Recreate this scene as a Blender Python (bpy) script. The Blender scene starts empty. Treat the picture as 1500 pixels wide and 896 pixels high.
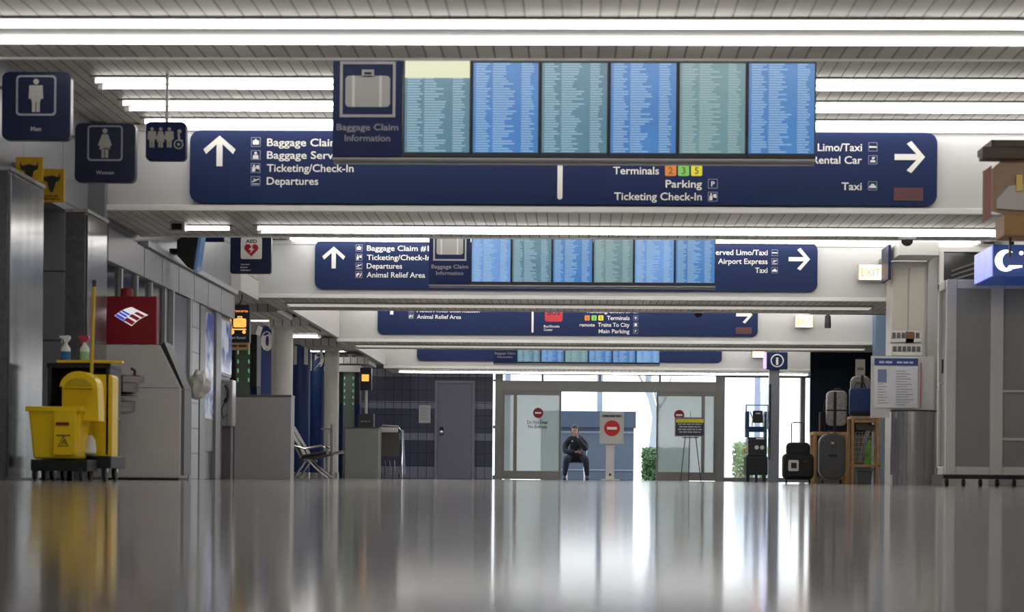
import bpy, bmesh, math, random
from mathutils import Vector, Matrix
random.seed(7)
C = bpy.context.scene
COL = C.collection

# ------------------------------------------------------------------ camera
F = 2900.0          # focal length in pixels of the 1500 px frame
HC = 0.06           # the camera lies almost on the floor
HY = 698.5          # pixel row of the horizon at the frame centre
YAW, ROLL = math.radians(1.86), 0.009
fw = Vector((-math.sin(YAW), math.cos(YAW), 0))
r0 = Vector((math.cos(YAW), math.sin(YAW), 0)); u0 = Vector((0, 0, 1))
RR = r0*math.cos(ROLL) + u0*math.sin(ROLL)
UU = -r0*math.sin(ROLL) + u0*math.cos(ROLL)
cd = bpy.data.cameras.new('camera'); cam = bpy.data.objects.new('camera', cd); COL.objects.link(cam)
m = Matrix((RR, UU, -fw)).transposed().to_4x4(); m.translation = Vector((0, 0, HC)); cam.matrix_world = m
cd.sensor_width = 36; cd.lens = F/1500*36; cd.shift_y = (HY-448)/1500; cd.clip_start = 0.05; cd.clip_end = 400
cd.dof.use_dof = True; cd.dof.focus_distance = 38; cd.dof.aperture_fstop = 3.8
C.camera = cam

def at(px, py, Y):
    d = RR*((px-750)/F) + UU*((HY-py)/F) + fw
    return Vector((0, 0, HC)) + d*(Y/d.y)
def ax(px, Y, py=560): return at(px, py, Y).x
def az(py, Y, px=842): return at(px, py, Y).z

# ------------------------------------------------------------------ world and exposure
w = bpy.data.worlds.new('world'); C.world = w; w.use_nodes = True
wn = w.node_tree.nodes; bgn = wn['Background']
tc = wn.new('ShaderNodeTexCoord'); sp = wn.new('ShaderNodeSeparateXYZ'); cr = wn.new('ShaderNodeValToRGB')
w.node_tree.links.new(tc.outputs['Generated'], sp.inputs[0]); w.node_tree.links.new(sp.outputs['Z'], cr.inputs[0])
cr.color_ramp.elements[0].color = (.92, .97, 1, 1); cr.color_ramp.elements[1].color = (.72, .84, 1, 1)
w.node_tree.links.new(cr.outputs[0], bgn.inputs['Color']); bgn.inputs['Strength'].default_value = 2.0
C.view_settings.view_transform = 'Standard'; C.view_settings.look = 'None'
C.view_settings.gamma = 1; C.view_settings.exposure = 0.6; C.view_settings.use_curve_mapping = False
TUBE = 6.5          # emission of the fluorescent tubes

# ------------------------------------------------------------------ materials
MATS = {}
def mat(name, col, rough=.5, metal=0, emis=None, es=0, var=0, vs=6, alpha=1, spec=.5, trans=0, coat=0, bump=0, bs=80):
    if name in MATS: return MATS[name]
    M = bpy.data.materials.new(name); M.use_nodes = True; N = M.node_tree.nodes; L = M.node_tree.links
    b = N['Principled BSDF']
    c = (*col, 1)
    b.inputs['Base Color'].default_value = c
    b.inputs['Roughness'].default_value = rough; b.inputs['Metallic'].default_value = metal
    b.inputs['Specular IOR Level'].default_value = spec; b.inputs['Alpha'].default_value = alpha
    b.inputs['Transmission Weight'].default_value = trans; b.inputs['Coat Weight'].default_value = coat
    if emis: b.inputs['Emission Color'].default_value = (*emis, 1); b.inputs['Emission Strength'].default_value = es
    v = var if var else .04
    g = N.new('ShaderNodeNewGeometry'); n = N.new('ShaderNodeTexNoise'); n.inputs['Scale'].default_value = vs; n.inputs['Detail'].default_value = 4
    mx = N.new('ShaderNodeMix'); mx.data_type = 'RGBA'; mx.inputs['A'].default_value = (*[max(0, k*(1-v)) for k in col], 1); mx.inputs['B'].default_value = (*[min(1, k*(1+v)) for k in col], 1)
    L.new(g.outputs['Position'], n.inputs['Vector']); L.new(n.outputs['Fac'], mx.inputs['Factor']); L.new(mx.outputs['Result'], b.inputs['Base Color'])
    if bump:
        n2 = N.new('ShaderNodeTexNoise'); n2.inputs['Scale'].default_value = bs; bp = N.new('ShaderNodeBump'); bp.inputs['Strength'].default_value = bump; bp.inputs['Distance'].default_value = .01
        L.new(g.outputs['Position'], n2.inputs['Vector']); L.new(n2.outputs['Fac'], bp.inputs['Height']); L.new(bp.outputs[0], b.inputs['Normal'])
    MATS[name] = M; return M
def nodes(M): return M.node_tree.nodes, M.node_tree.links, M.node_tree.nodes['Principled BSDF']
def math_(N, L, op, a, b=None):
    k = N.new('ShaderNodeMath'); k.operation = op
    for i, v in enumerate((a, b)):
        if v is None: continue
        if isinstance(v, (int, float)): k.inputs[i].default_value = v
        else: L.new(v, k.inputs[i])
    return k.outputs[0]
def plank_mat(name, col, dark, pitch=.1016, gap=.10, rough=.55):
    M = bpy.data.materials.new(name); M.use_nodes = True; N, L, b = nodes(M)
    g = N.new('ShaderNodeNewGeometry'); s = N.new('ShaderNodeSeparateXYZ'); L.new(g.outputs['Position'], s.inputs[0])
    u = math_(N, L, 'DIVIDE', s.outputs['X'], pitch); fr = math_(N, L, 'FRACT', math_(N, L, 'ADD', u, 200.0))
    gr = math_(N, L, 'LESS_THAN', fr, gap); cell = math_(N, L, 'FLOOR', u)
    cmb = N.new('ShaderNodeCombineXYZ'); L.new(cell, cmb.inputs[0]); L.new(math_(N, L, 'FLOOR', math_(N, L, 'DIVIDE', s.outputs['Y'], 2.4)), cmb.inputs[1])
    wn_ = N.new('ShaderNodeTexWhiteNoise'); L.new(cmb.outputs[0], wn_.inputs['Vector'])
    n = N.new('ShaderNodeTexNoise'); n.inputs['Scale'].default_value = .9; n.inputs['Detail'].default_value = 5; L.new(g.outputs['Position'], n.inputs['Vector'])
    r = N.new('ShaderNodeValToRGB'); r.color_ramp.elements[0].position = .36; r.color_ramp.elements[1].position = .58
    r.color_ramp.elements[0].color = (*[k*.62 for k in col], 1); r.color_ramp.elements[1].color = (*col, 1); L.new(n.outputs['Fac'], r.inputs[0])
    mv = N.new('ShaderNodeMix'); mv.data_type = 'RGBA'; mv.blend_type = 'MULTIPLY'; mv.inputs['Factor'].default_value = 1
    L.new(r.outputs[0], mv.inputs['A']); L.new(math_(N, L, 'ADD', math_(N, L, 'MULTIPLY', wn_.outputs['Value'], .22), .78), mv.inputs['B'])
    mx = N.new('ShaderNodeMix'); mx.data_type = 'RGBA'; L.new(gr, mx.inputs['Factor']); L.new(mv.outputs['Result'], mx.inputs['A']); mx.inputs['B'].default_value = (*dark, 1)
    L.new(mx.outputs['Result'], b.inputs['Base Color']); b.inputs['Roughness'].default_value = rough
    bp = N.new('ShaderNodeBump'); bp.inputs['Strength'].default_value = .6; bp.inputs['Distance'].default_value = .01; L.new(math_(N, L, 'SUBTRACT', 1.0, gr), bp.inputs['Height']); L.new(bp.outputs[0], b.inputs['Normal'])
    MATS[name] = M; return M
def panel_mat(name, col, line, axisu, pu, pv, lw=.012, rough=.4, metal=0, bands=None):
    """rectangular panels with joints; u runs along X or Y, v along Z"""
    M = bpy.data.materials.new(name); M.use_nodes = True; N, L, b = nodes(M)
    g = N.new('ShaderNodeNewGeometry'); s = N.new('ShaderNodeSeparateXYZ'); L.new(g.outputs['Position'], s.inputs[0])
    def ln(o, p): return math_(N, L, 'LESS_THAN', math_(N, L, 'FRACT', math_(N, L, 'ADD', math_(N, L, 'DIVIDE', o, p), 100.0)), lw/p)
    a = ln(s.outputs[axisu], pu); c = ln(s.outputs['Z'], pv); gr = math_(N, L, 'MAXIMUM', a, c)
    n = N.new('ShaderNodeTexNoise'); n.inputs['Scale'].default_value = 1.7; n.inputs['Detail'].default_value = 4; L.new(g.outputs['Position'], n.inputs['Vector'])
    m0 = N.new('ShaderNodeMix'); m0.data_type = 'RGBA'; L.new(n.outputs['Fac'], m0.inputs['Factor'])
    m0.inputs['A'].default_value = (*[k*.85 for k in col], 1); m0.inputs['B'].default_value = (*[k*1.12 for k in col], 1); base = m0.outputs['Result']
    if bands:
        r = N.new('ShaderNodeValToRGB'); r.color_ramp.interpolation = 'CONSTANT'; el = r.color_ramp.elements
        while len(el) > 1: el.remove(el[-1])
        el[0].position = 0; el[0].color = (1, 1, 1, 1) if bands[0][1] else (0, 0, 0, 1)
        for z, on in bands[1:]:
            e = el.new(z/3.5); e.color = (1, 1, 1, 1) if on else (0, 0, 0, 1)
        L.new(math_(N, L, 'DIVIDE', s.outputs['Z'], 3.5), r.inputs[0])
        m1 = N.new('ShaderNodeMix'); m1.data_type = 'RGBA'; L.new(r.outputs[0], m1.inputs['Factor']); L.new(base, m1.inputs['A']); m1.inputs['B'].default_value = (.20, .215, .30, 1); base = m1.outputs['Result']
    mx = N.new('ShaderNodeMix'); mx.data_type = 'RGBA'; L.new(gr, mx.inputs['Factor']); L.new(base, mx.inputs['A']); mx.inputs['B'].default_value = (*line, 1)
    L.new(mx.outputs['Result'], b.inputs['Base Color']); b.inputs['Roughness'].default_value = rough; b.inputs['Metallic'].default_value = metal
    bp = N.new('ShaderNodeBump'); bp.inputs['Strength'].default_value = .4; bp.inputs['Distance'].default_value = .006; L.new(math_(N, L, 'SUBTRACT', 1.0, gr), bp.inputs['Height']); L.new(bp.outputs[0], b.inputs['Normal'])
    MATS[name] = M; return M
def brushed(name, col, rough=.3, metal=1, stretch=(30, 30, .6)):
    M = bpy.data.materials.new(name); M.use_nodes = True; N, L, b = nodes(M)
    g = N.new('ShaderNodeNewGeometry'); mp = N.new('ShaderNodeMapping'); mp.inputs['Scale'].default_value = stretch; L.new(g.outputs['Position'], mp.inputs[0])
    n = N.new('ShaderNodeTexNoise'); n.inputs['Scale'].default_value = 1; n.inputs['Detail'].default_value = 5; L.new(mp.outputs[0], n.inputs['Vector'])
    m0 = N.new('ShaderNodeMix'); m0.data_type = 'RGBA'; L.new(n.outputs['Fac'], m0.inputs['Factor'])
    m0.inputs['A'].default_value = (*[k*.55 for k in col], 1); m0.inputs['B'].default_value = (*[min(1, k*1.4) for k in col], 1); L.new(m0.outputs['Result'], b.inputs['Base Color'])
    b.inputs['Metallic'].default_value = metal; b.inputs['Roughness'].default_value = rough
    MATS[name] = M; return M
def screen_mat(name, base, text, seed, es=.66, yellow=False):
    M = bpy.data.materials.new(name); M.use_nodes = True; N, L, b = nodes(M)
    t = N.new('ShaderNodeTexCoord'); s = N.new('ShaderNodeSeparateXYZ'); L.new(t.outputs['Generated'], s.inputs[0])
    row = math_(N, L, 'MULTIPLY', s.outputs['Z'], 36.0); fr = math_(N, L, 'FRACT', row); rid = math_(N, L, 'FLOOR', row)
    band = math_(N, L, 'MULTIPLY', math_(N, L, 'GREATER_THAN', fr, .3), math_(N, L, 'LESS_THAN', fr, .85))
    mask = None
    for i, (c0, c1, var) in enumerate(((.04, .18, .10), (.30, .44, .22), (.74, .86, .08))):
        cv = N.new('ShaderNodeCombineXYZ'); L.new(rid, cv.inputs[0]); cv.inputs[1].default_value = seed*3.1+i
        wn_ = N.new('ShaderNodeTexWhiteNoise'); L.new(cv.outputs[0], wn_.inputs['Vector'])
        hi = math_(N, L, 'ADD', math_(N, L, 'MULTIPLY', wn_.outputs['Value'], var), c1)
        k = math_(N, L, 'MULTIPLY', math_(N, L, 'GREATER_THAN', s.outputs['X'], c0), math_(N, L, 'LESS_THAN', s.outputs['X'], hi))
        mask = k if mask is None else math_(N, L, 'MAXIMUM', mask, k)
    mp = N.new('ShaderNodeMapping'); mp.inputs['Scale'].default_value = (70, 1, 36); L.new(t.outputs['Generated'], mp.inputs[0])
    v = N.new('ShaderNodeTexNoise'); v.inputs['Scale'].default_value = 1.3; L.new(mp.outputs[0], v.inputs['Vector'])
    mk = math_(N, L, 'MULTIPLY', math_(N, L, 'MULTIPLY', mask, band), math_(N, L, 'MULTIPLY', v.outputs['Fac'], 1.1))
    n = N.new('ShaderNodeTexNoise'); n.inputs['Scale'].default_value = 2.3; n.noise_dimensions = '4D'; n.inputs['W'].default_value = seed; L.new(t.outputs['Generated'], n.inputs['Vector'])
    m0 = N.new('ShaderNodeMix'); m0.data_type = 'RGBA'; L.new(n.outputs['Fac'], m0.inputs['Factor']); m0.inputs['A'].default_value = (*[k*.75 for k in base], 1); m0.inputs['B'].default_value = (*[k*1.25 for k in base], 1)
    m1 = N.new('ShaderNodeMix'); m1.data_type = 'RGBA'; L.new(mk, m1.inputs['Factor']); L.new(m0.outputs['Result'], m1.inputs['A']); m1.inputs['B'].default_value = (*text, 1); out = m1.outputs['Result']
    if yellow:
        m2 = N.new('ShaderNodeMix'); m2.data_type = 'RGBA'; L.new(math_(N, L, 'GREATER_THAN', s.outputs['Z'], .80), m2.inputs['Factor']); L.new(out, m2.inputs['A']); m2.inputs['B'].default_value = (.72, .74, .50, 1); out = m2.outputs['Result']
    b.inputs['Base Color'].default_value = (.01, .01, .012, 1); b.inputs['Roughness'].default_value = .3
    L.new(out, b.inputs['Emission Color']); b.inputs['Emission Strength'].default_value = es
    MATS[name] = M; return M

ceil_m = plank_mat('ceiling_planks', (.74, .70, .64), (.07, .065, .06))
soff_m = plank_mat('soffit_planks', (.78, .75, .70), (.10, .095, .09))
left_ceil_m = plank_mat('bay_planks', (.75, .73, .70), (.15, .15, .14), pitch=.15, gap=.12)
fascia_m = mat('fascia_paint', (.52, .52, .515), .42, var=.05, vs=1.2)
lip_m = mat('lip_paint', (.72, .71, .68), .4)
blue_m = mat('sign_blue', (.002, .014, .078), .5, var=.08, vs=1, spec=.25)
blue2_m = mat('panel_blue', (.004, .013, .07), .5, spec=.25)
white_m = mat('lettering_white', (.80, .79, .75), .5)
dimgrey_m = mat('dim_lettering', (.25, .25, .27), .5)
pict_m = mat('pictogram_grey', (.36, .35, .34), .5)
black_m = mat('black_plastic', (.012, .012, .014), .45)
dark_m = mat('dark_void', (.02, .02, .022), .7)
steel_m = brushed('stainless_steel', (.62, .61, .61), .28)
steel2_m = brushed('pier_steel', (.34, .335, .33), .2, 1, (14, 9, .5))
granite_m = mat('pier_granite', (.12, .118, .125), .25, var=.35, vs=25)
wall_grey = panel_mat('wall_panels', (.22, .225, .25), (.04, .04, .045), 'Y', 1.25, .62, .014, .35)
wall_lt = panel_mat('wall_tiles', (.36, .37, .40), (.10, .10, .11), 'Y', .6, .4, .012, .3)
tile_m = panel_mat('blue_grey_tile', (.050, .058, .105), (.016, .018, .035), 'X', .205, .31, .014, .35, bands=[(0, 1), (.30, 0), (.92, 1), (1.12, 0), (1.72, 1), (1.90, 0), (2.50, 1), (2.68, 0)])
alu_m = mat('door_aluminium', (.23, .225, .215), .35, metal=.4)
white_p = mat('white_paint', (.66, .65, .62), .45)
beige_m = mat('beige_panel', (.52, .48, .42), .5)
grey_lam = mat('grey_laminate', (.33, .31, .315), .4, var=.1, vs=40)
yellow_m = mat('yellow_plastic', (.90, .61, .008), .35)
chrome_m = mat('chrome', (.75, .75, .77), .12, metal=1)
red_m = mat('red_paint', (.24, .003, .010), .4)
tube_m = mat('tube_glow', (.9, .9, .9), .5, emis=(1, .97, .92), es=TUBE)
wood_m = brushed('pale_wood', (.66, .40, .17), .5, 0, (8, 8, 8))

# ------------------------------------------------------------------ mesh helper
BASE = {}
class MB:
    def __init__(s): s.v = []; s.f = []
    def add(s, vs, fs):
        k = len(s.v); s.v += [Vector(p) for p in vs]; s.f += [tuple(i+k for i in f) for f in fs]; return s
    def box(s, x0, x1, y0, y1, z0, z1, M=None):
        vs = [Vector((x, y, z)) for x in (x0, x1) for y in (y0, y1) for z in (z0, z1)]
        if M: vs = [M @ p for p in vs]
        return s.add(vs, [(0, 1, 3, 2), (4, 6, 7, 5), (0, 4, 5, 1), (2, 3, 7, 6), (0, 2, 6, 4), (1, 5, 7, 3)])
    def prism(s, pts, a0, a1, plane='XZ', M=None):
        """polygon in a plane, extruded along the remaining axis"""
        def P(u, v, a):
            p = {'XZ': (u, a, v), 'YZ': (a, u, v), 'XY': (u, v, a)}[plane]; p = Vector(p)
            return M @ p if M else p
        n = len(pts); vs = [P(u, v, a0) for u, v in pts]+[P(u, v, a1) for u, v in pts]
        return s.add(vs, [tuple(range(n)), tuple(range(2*n-1, n-1, -1))]+[(i, (i+1) % n, (i+1) % n+n, i+n) for i in range(n)])
    def tube(s, pts, r, n=8, closed=False):
        pts = [Vector(p) for p in pts]; rs = r if isinstance(r, (list, tuple)) else [r]*len(pts); rings = []; up = None
        for i, p in enumerate(pts):
            if closed: t = pts[(i+1) % len(pts)]-pts[i-1]
            else: t = pts[min(i+1, len(pts)-1)]-pts[max(i-1, 0)]
            t.normalize()
            if up is None: up = t.orthogonal().normalized()
            up = (up-t*up.dot(t)).normalized(); b = t.cross(up)
            rings.append([p+(up*math.cos(2*math.pi*k/n)+b*math.sin(2*math.pi*k/n))*rs[i] for k in range(n)])
        vs = [q for R in rings for q in R]; fs = []; m = len(rings)
        for i in range(m if closed else m-1):
            j = (i+1) % m
            for k in range(n): fs.append((i*n+k, i*n+(k+1) % n, j*n+(k+1) % n, j*n+k))
        if not closed: fs += [tuple(range(n-1, -1, -1)), tuple((m-1)*n+k for k in range(n))]
        return s.add(vs, fs)
    def lathe(s, prof, c, n=24, M=None):
        c = Vector(c); vs = []
        for r, z in prof:
            for k in range(n):
                p = Vector((r*math.cos(2*math.pi*k/n), r*math.sin(2*math.pi*k/n), z)); p = (M @ p) if M else p; vs.append(p+c)
        fs = [(i*n+k, i*n+(k+1) % n, (i+1)*n+(k+1) % n, (i+1)*n+k) for i in range(len(prof)-1) for k in range(n)]
        fs += [tuple(range(n-1, -1, -1)), tuple((len(prof)-1)*n+k for k in range(n))]
        return s.add(vs, fs)
    def rrect(s, x0, x1, z0, z1, r, a0, a1, plane='XZ', M=None, n=5):
        pts = []
        for cx, cz, a in ((x1-r, z1-r, 0), (x0+r, z1-r, 90), (x0+r, z0+r, 180), (x1-r, z0+r, 270)):
            for k in range(n+1):
                t = math.radians(a+90*k/n); pts.append((cx+r*math.cos(t), cz+r*math.sin(t)))
        return s.prism(pts, a0, a1, plane, M)
    def disc(s, cx, cz, r, a0, a1, plane='XZ', n=24):
        return s.prism([(cx+r*math.cos(2*math.pi*k/n), cz+r*math.sin(2*math.pi*k/n)) for k in range(n)], a0, a1, plane)
    def frame(s, x0, x1, z0, z1, t, y0, y1):
        s.box(x0, x1, y0, y1, z0, z0+t); s.box(x0, x1, y0, y1, z1-t, z1); s.box(x0, x0+t, y0, y1, z0+t, z1-t); return s.box(x1-t, x1, y0, y1, z0+t, z1-t)
    def text(s, t, x, z, cap, y, align='L', width=None, bold=.012, depth=.003):
        """lettering facing -Y; x,z = baseline start (or end with align R, middle with C)"""
        vs, fs = text_mesh(t, bold); xs = [p[0] for p in vs]; x0, x1 = min(xs), max(xs)
        k = cap/.729; kx = (width/(x1-x0)) if width else k; wd = (x1-x0)*kx
        ox = {'L': x, 'R': x-wd, 'C': x-wd/2}[align]
        return s.add([(ox+(p[0]-x0)*kx, y-p[2]*depth, z+p[1]*k) for p in vs], fs)
    def build(s, name, m, parent=None, bevel=0, smooth=False, seg=2):
        base = BASE.get(parent, Vector((0, 0, 0))) if parent else Vector((0, 0, 0))
        me = bpy.data.meshes.new(name); me.from_pydata([tuple(p-base) for p in s.v], [], s.f)
        b = bmesh.new(); b.from_mesh(me); bmesh.ops.recalc_face_normals(b, faces=b.faces); b.to_mesh(me); b.free()
        me.materials.append(m); o = bpy.data.objects.new(name, me); COL.objects.link(o)
        if smooth:
            me.polygons.foreach_set('use_smooth', [True]*len(me.polygons)); me.set_sharp_from_angle(angle=.7)
        if bevel:
            md = o.modifiers.new('bevel', 'BEVEL'); md.width = bevel; md.segments = seg; md.limit_method = 'ANGLE'; md.harden_normals = False
        if parent: o.parent = parent; BASE[o] = base
        return o
def dashes(q, x0, x1, z, h, y, seed=0):
    """a line of lettering too small to read: word-length strokes"""
    rn = random.Random(seed); x = x0
    while x < x1-h*.8:
        w_ = min(rn.uniform(1.6, 4.2)*h, x1-x); q.box(x, x+w_, y-.003, y, z, z+h); x += w_+h*.6
_T = {}
def text_mesh(t, bold):
    if (t, bold) in _T: return _T[(t, bold)]
    cu = bpy.data.curves.new('t', 'FONT'); cu.body = t; cu.size = 1; cu.offset = bold; cu.extrude = .5; cu.resolution_u = 3
    o = bpy.data.objects.new('t', cu); COL.objects.link(o)
    dg = bpy.context.evaluated_depsgraph_get(); me = bpy.data.meshes.new_from_object(o.evaluated_get(dg))
    r = ([tuple(v.co) for v in me.vertices], [tuple(p.vertices) for p in me.polygons])
    bpy.data.objects.remove(o); bpy.data.curves.remove(cu); bpy.data.meshes.remove(me); _T[(t, bold)] = r; return r
def tag(o, label, cat, group=None, kind=None):
    o['label'] = label; o['category'] = cat
    if group: o['group'] = group
    if kind: o['kind'] = kind
    return o
def thing(name, label, cat, loc=(0, 0, 0), group=None):
    o = bpy.data.objects.new(name, None); o.empty_display_size = .1; COL.objects.link(o); o.location = loc; BASE[o] = Vector(loc)
    return tag(o, label, cat, group)
def struct(o): o['kind'] = 'structure'; return o
def B(*a): return MB().box(*a)

# ================================================================== THE SETTING
XL, XR, ZC, ZB = -4.60, 5.75, 3.36, 2.545
YF = 48.5
def floor_mat():
    M = bpy.data.materials.new('polished_floor'); M.use_nodes = True; N, L, b = nodes(M)
    g = N.new('ShaderNodeNewGeometry'); n = N.new('ShaderNodeTexNoise'); n.inputs['Scale'].default_value = 60; n.inputs['Detail'].default_value = 3; L.new(g.outputs['Position'], n.inputs['Vector'])
    n2 = N.new('ShaderNodeTexNoise'); n2.inputs['Scale'].default_value = .7; n2.inputs['Detail'].default_value = 4; L.new(g.outputs['Position'], n2.inputs['Vector'])
    r = N.new('ShaderNodeValToRGB'); r.color_ramp.elements[0].position = .35; r.color_ramp.elements[1].position = .65
    r.color_ramp.elements[0].color = (.34, .32, .315, 1); r.color_ramp.elements[1].color = (.50, .475, .465, 1); L.new(n.outputs['Fac'], r.inputs[0])
    L.new(r.outputs[0], b.inputs['Base Color'])
    L.new(math_(N, L, 'ADD', math_(N, L, 'MULTIPLY', n2.outputs['Fac'], .03), .075), b.inputs['Roughness'])
    b.inputs['IOR'].default_value = 1.15
    return M
struct(B(-10, 12, -6, 56, -.2, 0).build('floor', floor_mat()))
struct(B(XL-.2, XR+.2, -6, YF+.3, ZC, ZC+.2).build('ceiling', ceil_m))
# beams across the hall: fascia, planked soffit and a pale lip under the fascia
BEAMS = [(9.8, 11.75), (18.54, 20.55), (27.6, 29.6), (36.5, 38.5), (45.4, 47.4)]
for i, (a, b) in enumerate(BEAMS):
    x0 = XL+.02 if i < 3 else -4.45; x1 = XR-.02
    if i == 2: x0 = -4.5
    t = struct(B(x0, x1, a, b, ZB+.012, ZC-.01).build('trim_%d' % (i+1), fascia_m)); BASE[t] = Vector((0, 0, 0))
    B(x0, x1, a+.01, b-.01, ZB, ZB+.012).build('soffit', soff_m, t)
    B(x0, x1, a-.05, a, ZB-.01, ZB+.045).box(x0, x1, b, b+.03, ZB-.01, ZB+.05).build('lip', lip_m, t, bevel=.006)
    B(x0, x1, a-.035, a, ZC-.07, ZC-.02).build('cornice', lip_m, t)
# right wall, back of the near hall, left bay
struct(B(XR, XR+.2, -6, YF+.3, 0, ZC).build('wall_right', panel_mat('right_panels', (.30, .29, .28), (.1, .1, .1), 'Y', 1.2, 1.2)))
struct(B(-10, XR+.2, -6.2, -6, 0, ZC).build('wall_rear', wall_grey))
# left wall with the restroom entrance
wl = MB(); wl.box(XL-.2, XL, -6, 16.2, 0, ZC-.001).box(XL-.2, XL, 16.2, 17.6, 2.42, ZC-.001).box(XL-.2, XL, 17.6, 26.1, 0, ZC-.001)
wl.box(-6.6, XL-.2, 16.0, 16.2, 0, 2.8).box(-6.6, XL-.2, 17.6, 17.8, 0, 2.8).box(-6.8, -6.6, 16.0, 17.8, 0, 2.8).box(-6.6, XL-.2, 16.2, 17.6, 2.6, 2.8)
struct(wl.build('wall_left', wall_grey))
# corner return of the left wall, then the claim bay further left
struct(B(-10, XL-.2, 25.9, 26.1, 0, ZC).build('wall_bay_near', wall_lt))
struct(B(-10.2, -10, 25.9, YF+.3, 0, ZC).build('wall_bay_left', wall_lt))
struct(B(-10, -4.47, 26.1, YF, 2.78, 2.9).build('ceiling_bay', left_ceil_m))
t = struct(B(-4.47, -4.40, 29.7, 36.45, 2.60, ZC-.01).build('trim_6', white_p))
t = struct(B(-4.47, -4.40, 38.6, 45.3, 2.60, ZC-.01).build('trim_7', white_p))
struct(B(-5.6, -4.47, 26.12, 27.6, 2.50, 2.77).build('trim_8', white_p))
k = 9
for (px0, px1, Y, z0, z1) in ((340, 440, 29.5, 2.5, 2.62), (395, 462, 33, 2.56, 2.70), (440, 500, 38, 2.56, 2.70), (480, 540, 43, 2.50, 2.64)):
    struct(B(ax(px0, Y), min(ax(px1, Y), -4.5), Y, Y+1.6, z0, z1).build('trim_%d' % k, left_ceil_m)); k += 1
# thin white drop fins under the bay ceiling
for px, Y in ((470, 40), (512, 44), (525, 45)):
    x = ax(px, Y); struct(MB().prism([(x-.05, 2.775), (x+.05, 2.775), (x+.015, 2.45), (x-.015, 2.45)], Y, Y+.06).build('trim_%d' % k, white_p)); k += 1

# back wall of dark tile, door and glass facade
xa, xb = ax(722, YF), ax(1187, YF)
struct(B(-10, xa, YF, YF+.25, 0, ZC).build('wall_back', tile_m))
dm = mat('door_grey_paint', (.19, .19, .265), .4)
d0, d1 = ax(637.5, YF), ax(696, YF); zt = az(558.5, YF)
door = struct(MB().box(d0, d0+.07, YF-.06, YF, 0, zt).box(d1-.07, d1, YF-.06, YF, 0, zt).box(d0+.07, d1-.07, YF-.06, YF, zt-.07, zt).build('door_1', mat('door_frame', (.24, .24, .31), .35), bevel=.004)); BASE[door] = Vector((0, 0, 0))
B(d0+.075, d1-.075, YF-.045, YF-.002, .01, zt-.075).build('door_leaf', dm, door, bevel=.003)
zh = az(634, YF); hx = d0+.17
MB().rrect(hx-.05, hx+.05, zh-.08, zh+.12, .02, YF-.06, YF-.046).build('handle_plate', black_m, door)
MB().lathe([(.02, 0), (.02, .03), (.042, .045), (.045, .07), (.02, .085)], (hx, YF-.06, zh-.01), M=Matrix.Rotation(math.pi/2, 3, 'X')).build('door_knob', chrome_m, door, smooth=True)
# paper on the wall
n = thing('paper_notice', 'white paper notice taped on dark tiled wall left of the grey door', 'notice', (ax(622, YF), YF-.006, az(608, YF)))
x0, x1, z0, z1 = ax(614, YF), ax(631, YF), az(621, YF), az(595, YF)
B(x0, x1, YF-.008, YF-.001, z0, z1).build('sheet', mat('paper', (.55, .56, .60), .7), n)
q = MB()
for i in range(7): q.box(x0+.04, x1-.04-.02*(i % 3), YF-.010, YF-.0082, z1-.08-i*.045, z1-.068-i*.045)
q.build('printed_lines', dimgrey_m, n)

# glass facade: fixed frame
glass_clear = mat('clear_glass', (.9, .95, .96), .02, alpha=.14, spec=.5)
glass_frost = mat('frosted_film_glass', (.62, .74, .74), .25, alpha=.74)
def X(p, Y=YF): return ax(p, Y, 640)
def Z(p, Y=YF): return az(p, Y)
fa = MB()
zh0, zh1 = Z(573.5), Z(558)      # header
ztop = ZB+.12
fa.box(X(725), X(736), YF-.08, YF+.12, 0, ztop)
fa.box(X(1048), X(1061), YF-.08, YF+.12, 0, ztop)
fa.box(X(736), X(1048), YF-.08, YF+.12, zh0, zh1)
fa.box(X(736), X(1048), YF-.02, YF+.06, Z(549), Z(547)+.0)
fa.box(X(736), X(1048), YF-.04, YF+.06, Z(541), ztop)
for p in (794, 878, 966): fa.box(X(p-1.5), X(p+1.5), YF-.02, YF+.06, zh1, Z(541))
fa.box(X(1061), X(1187), YF-.05, YF+.06, Z(551), Z(545)); fa.box(X(1061), X(1187), YF-.05, YF+.06, 0, .10)
fa.box(X(1172), X(1179), YF-.05, YF+.06, .10, Z(551))
fa.box(X(722), X(725), YF-.03, YF+.03, 0, .1); fa.box(X(722), X(725), YF-.03, YF+.03, 1.25, 1.32); fa.box(X(722), X(725), YF-.03, YF+.03, 2.4, 2.45)
fac = struct(fa.build('trim_30', alu_m, bevel=.005))
struct(B(xa, X(1190), YF-.10, YF+.15, ztop, ZC).build('wall_back_upper', white_p))
struct(B(X(1187), XR, YF, YF+.25, 0, ZC).build('wall_back_right', mat('white_return', (.7, .72, .75), .5)))
def window(n, x0, x1, z0, z1, y=YF):
    o = struct(B(x0, x1, y, y+.012, z0, z1).build('window_%d' % n, glass_clear)); return o
window(1, X(736), X(1048), zh1, Z(541)); window(2, X(1061), X(1172), .10, Z(551)); window(3, X(1179), X(1187), .1, Z(551)); window(4, X(722), X(725), .1, 2.4)
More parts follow.
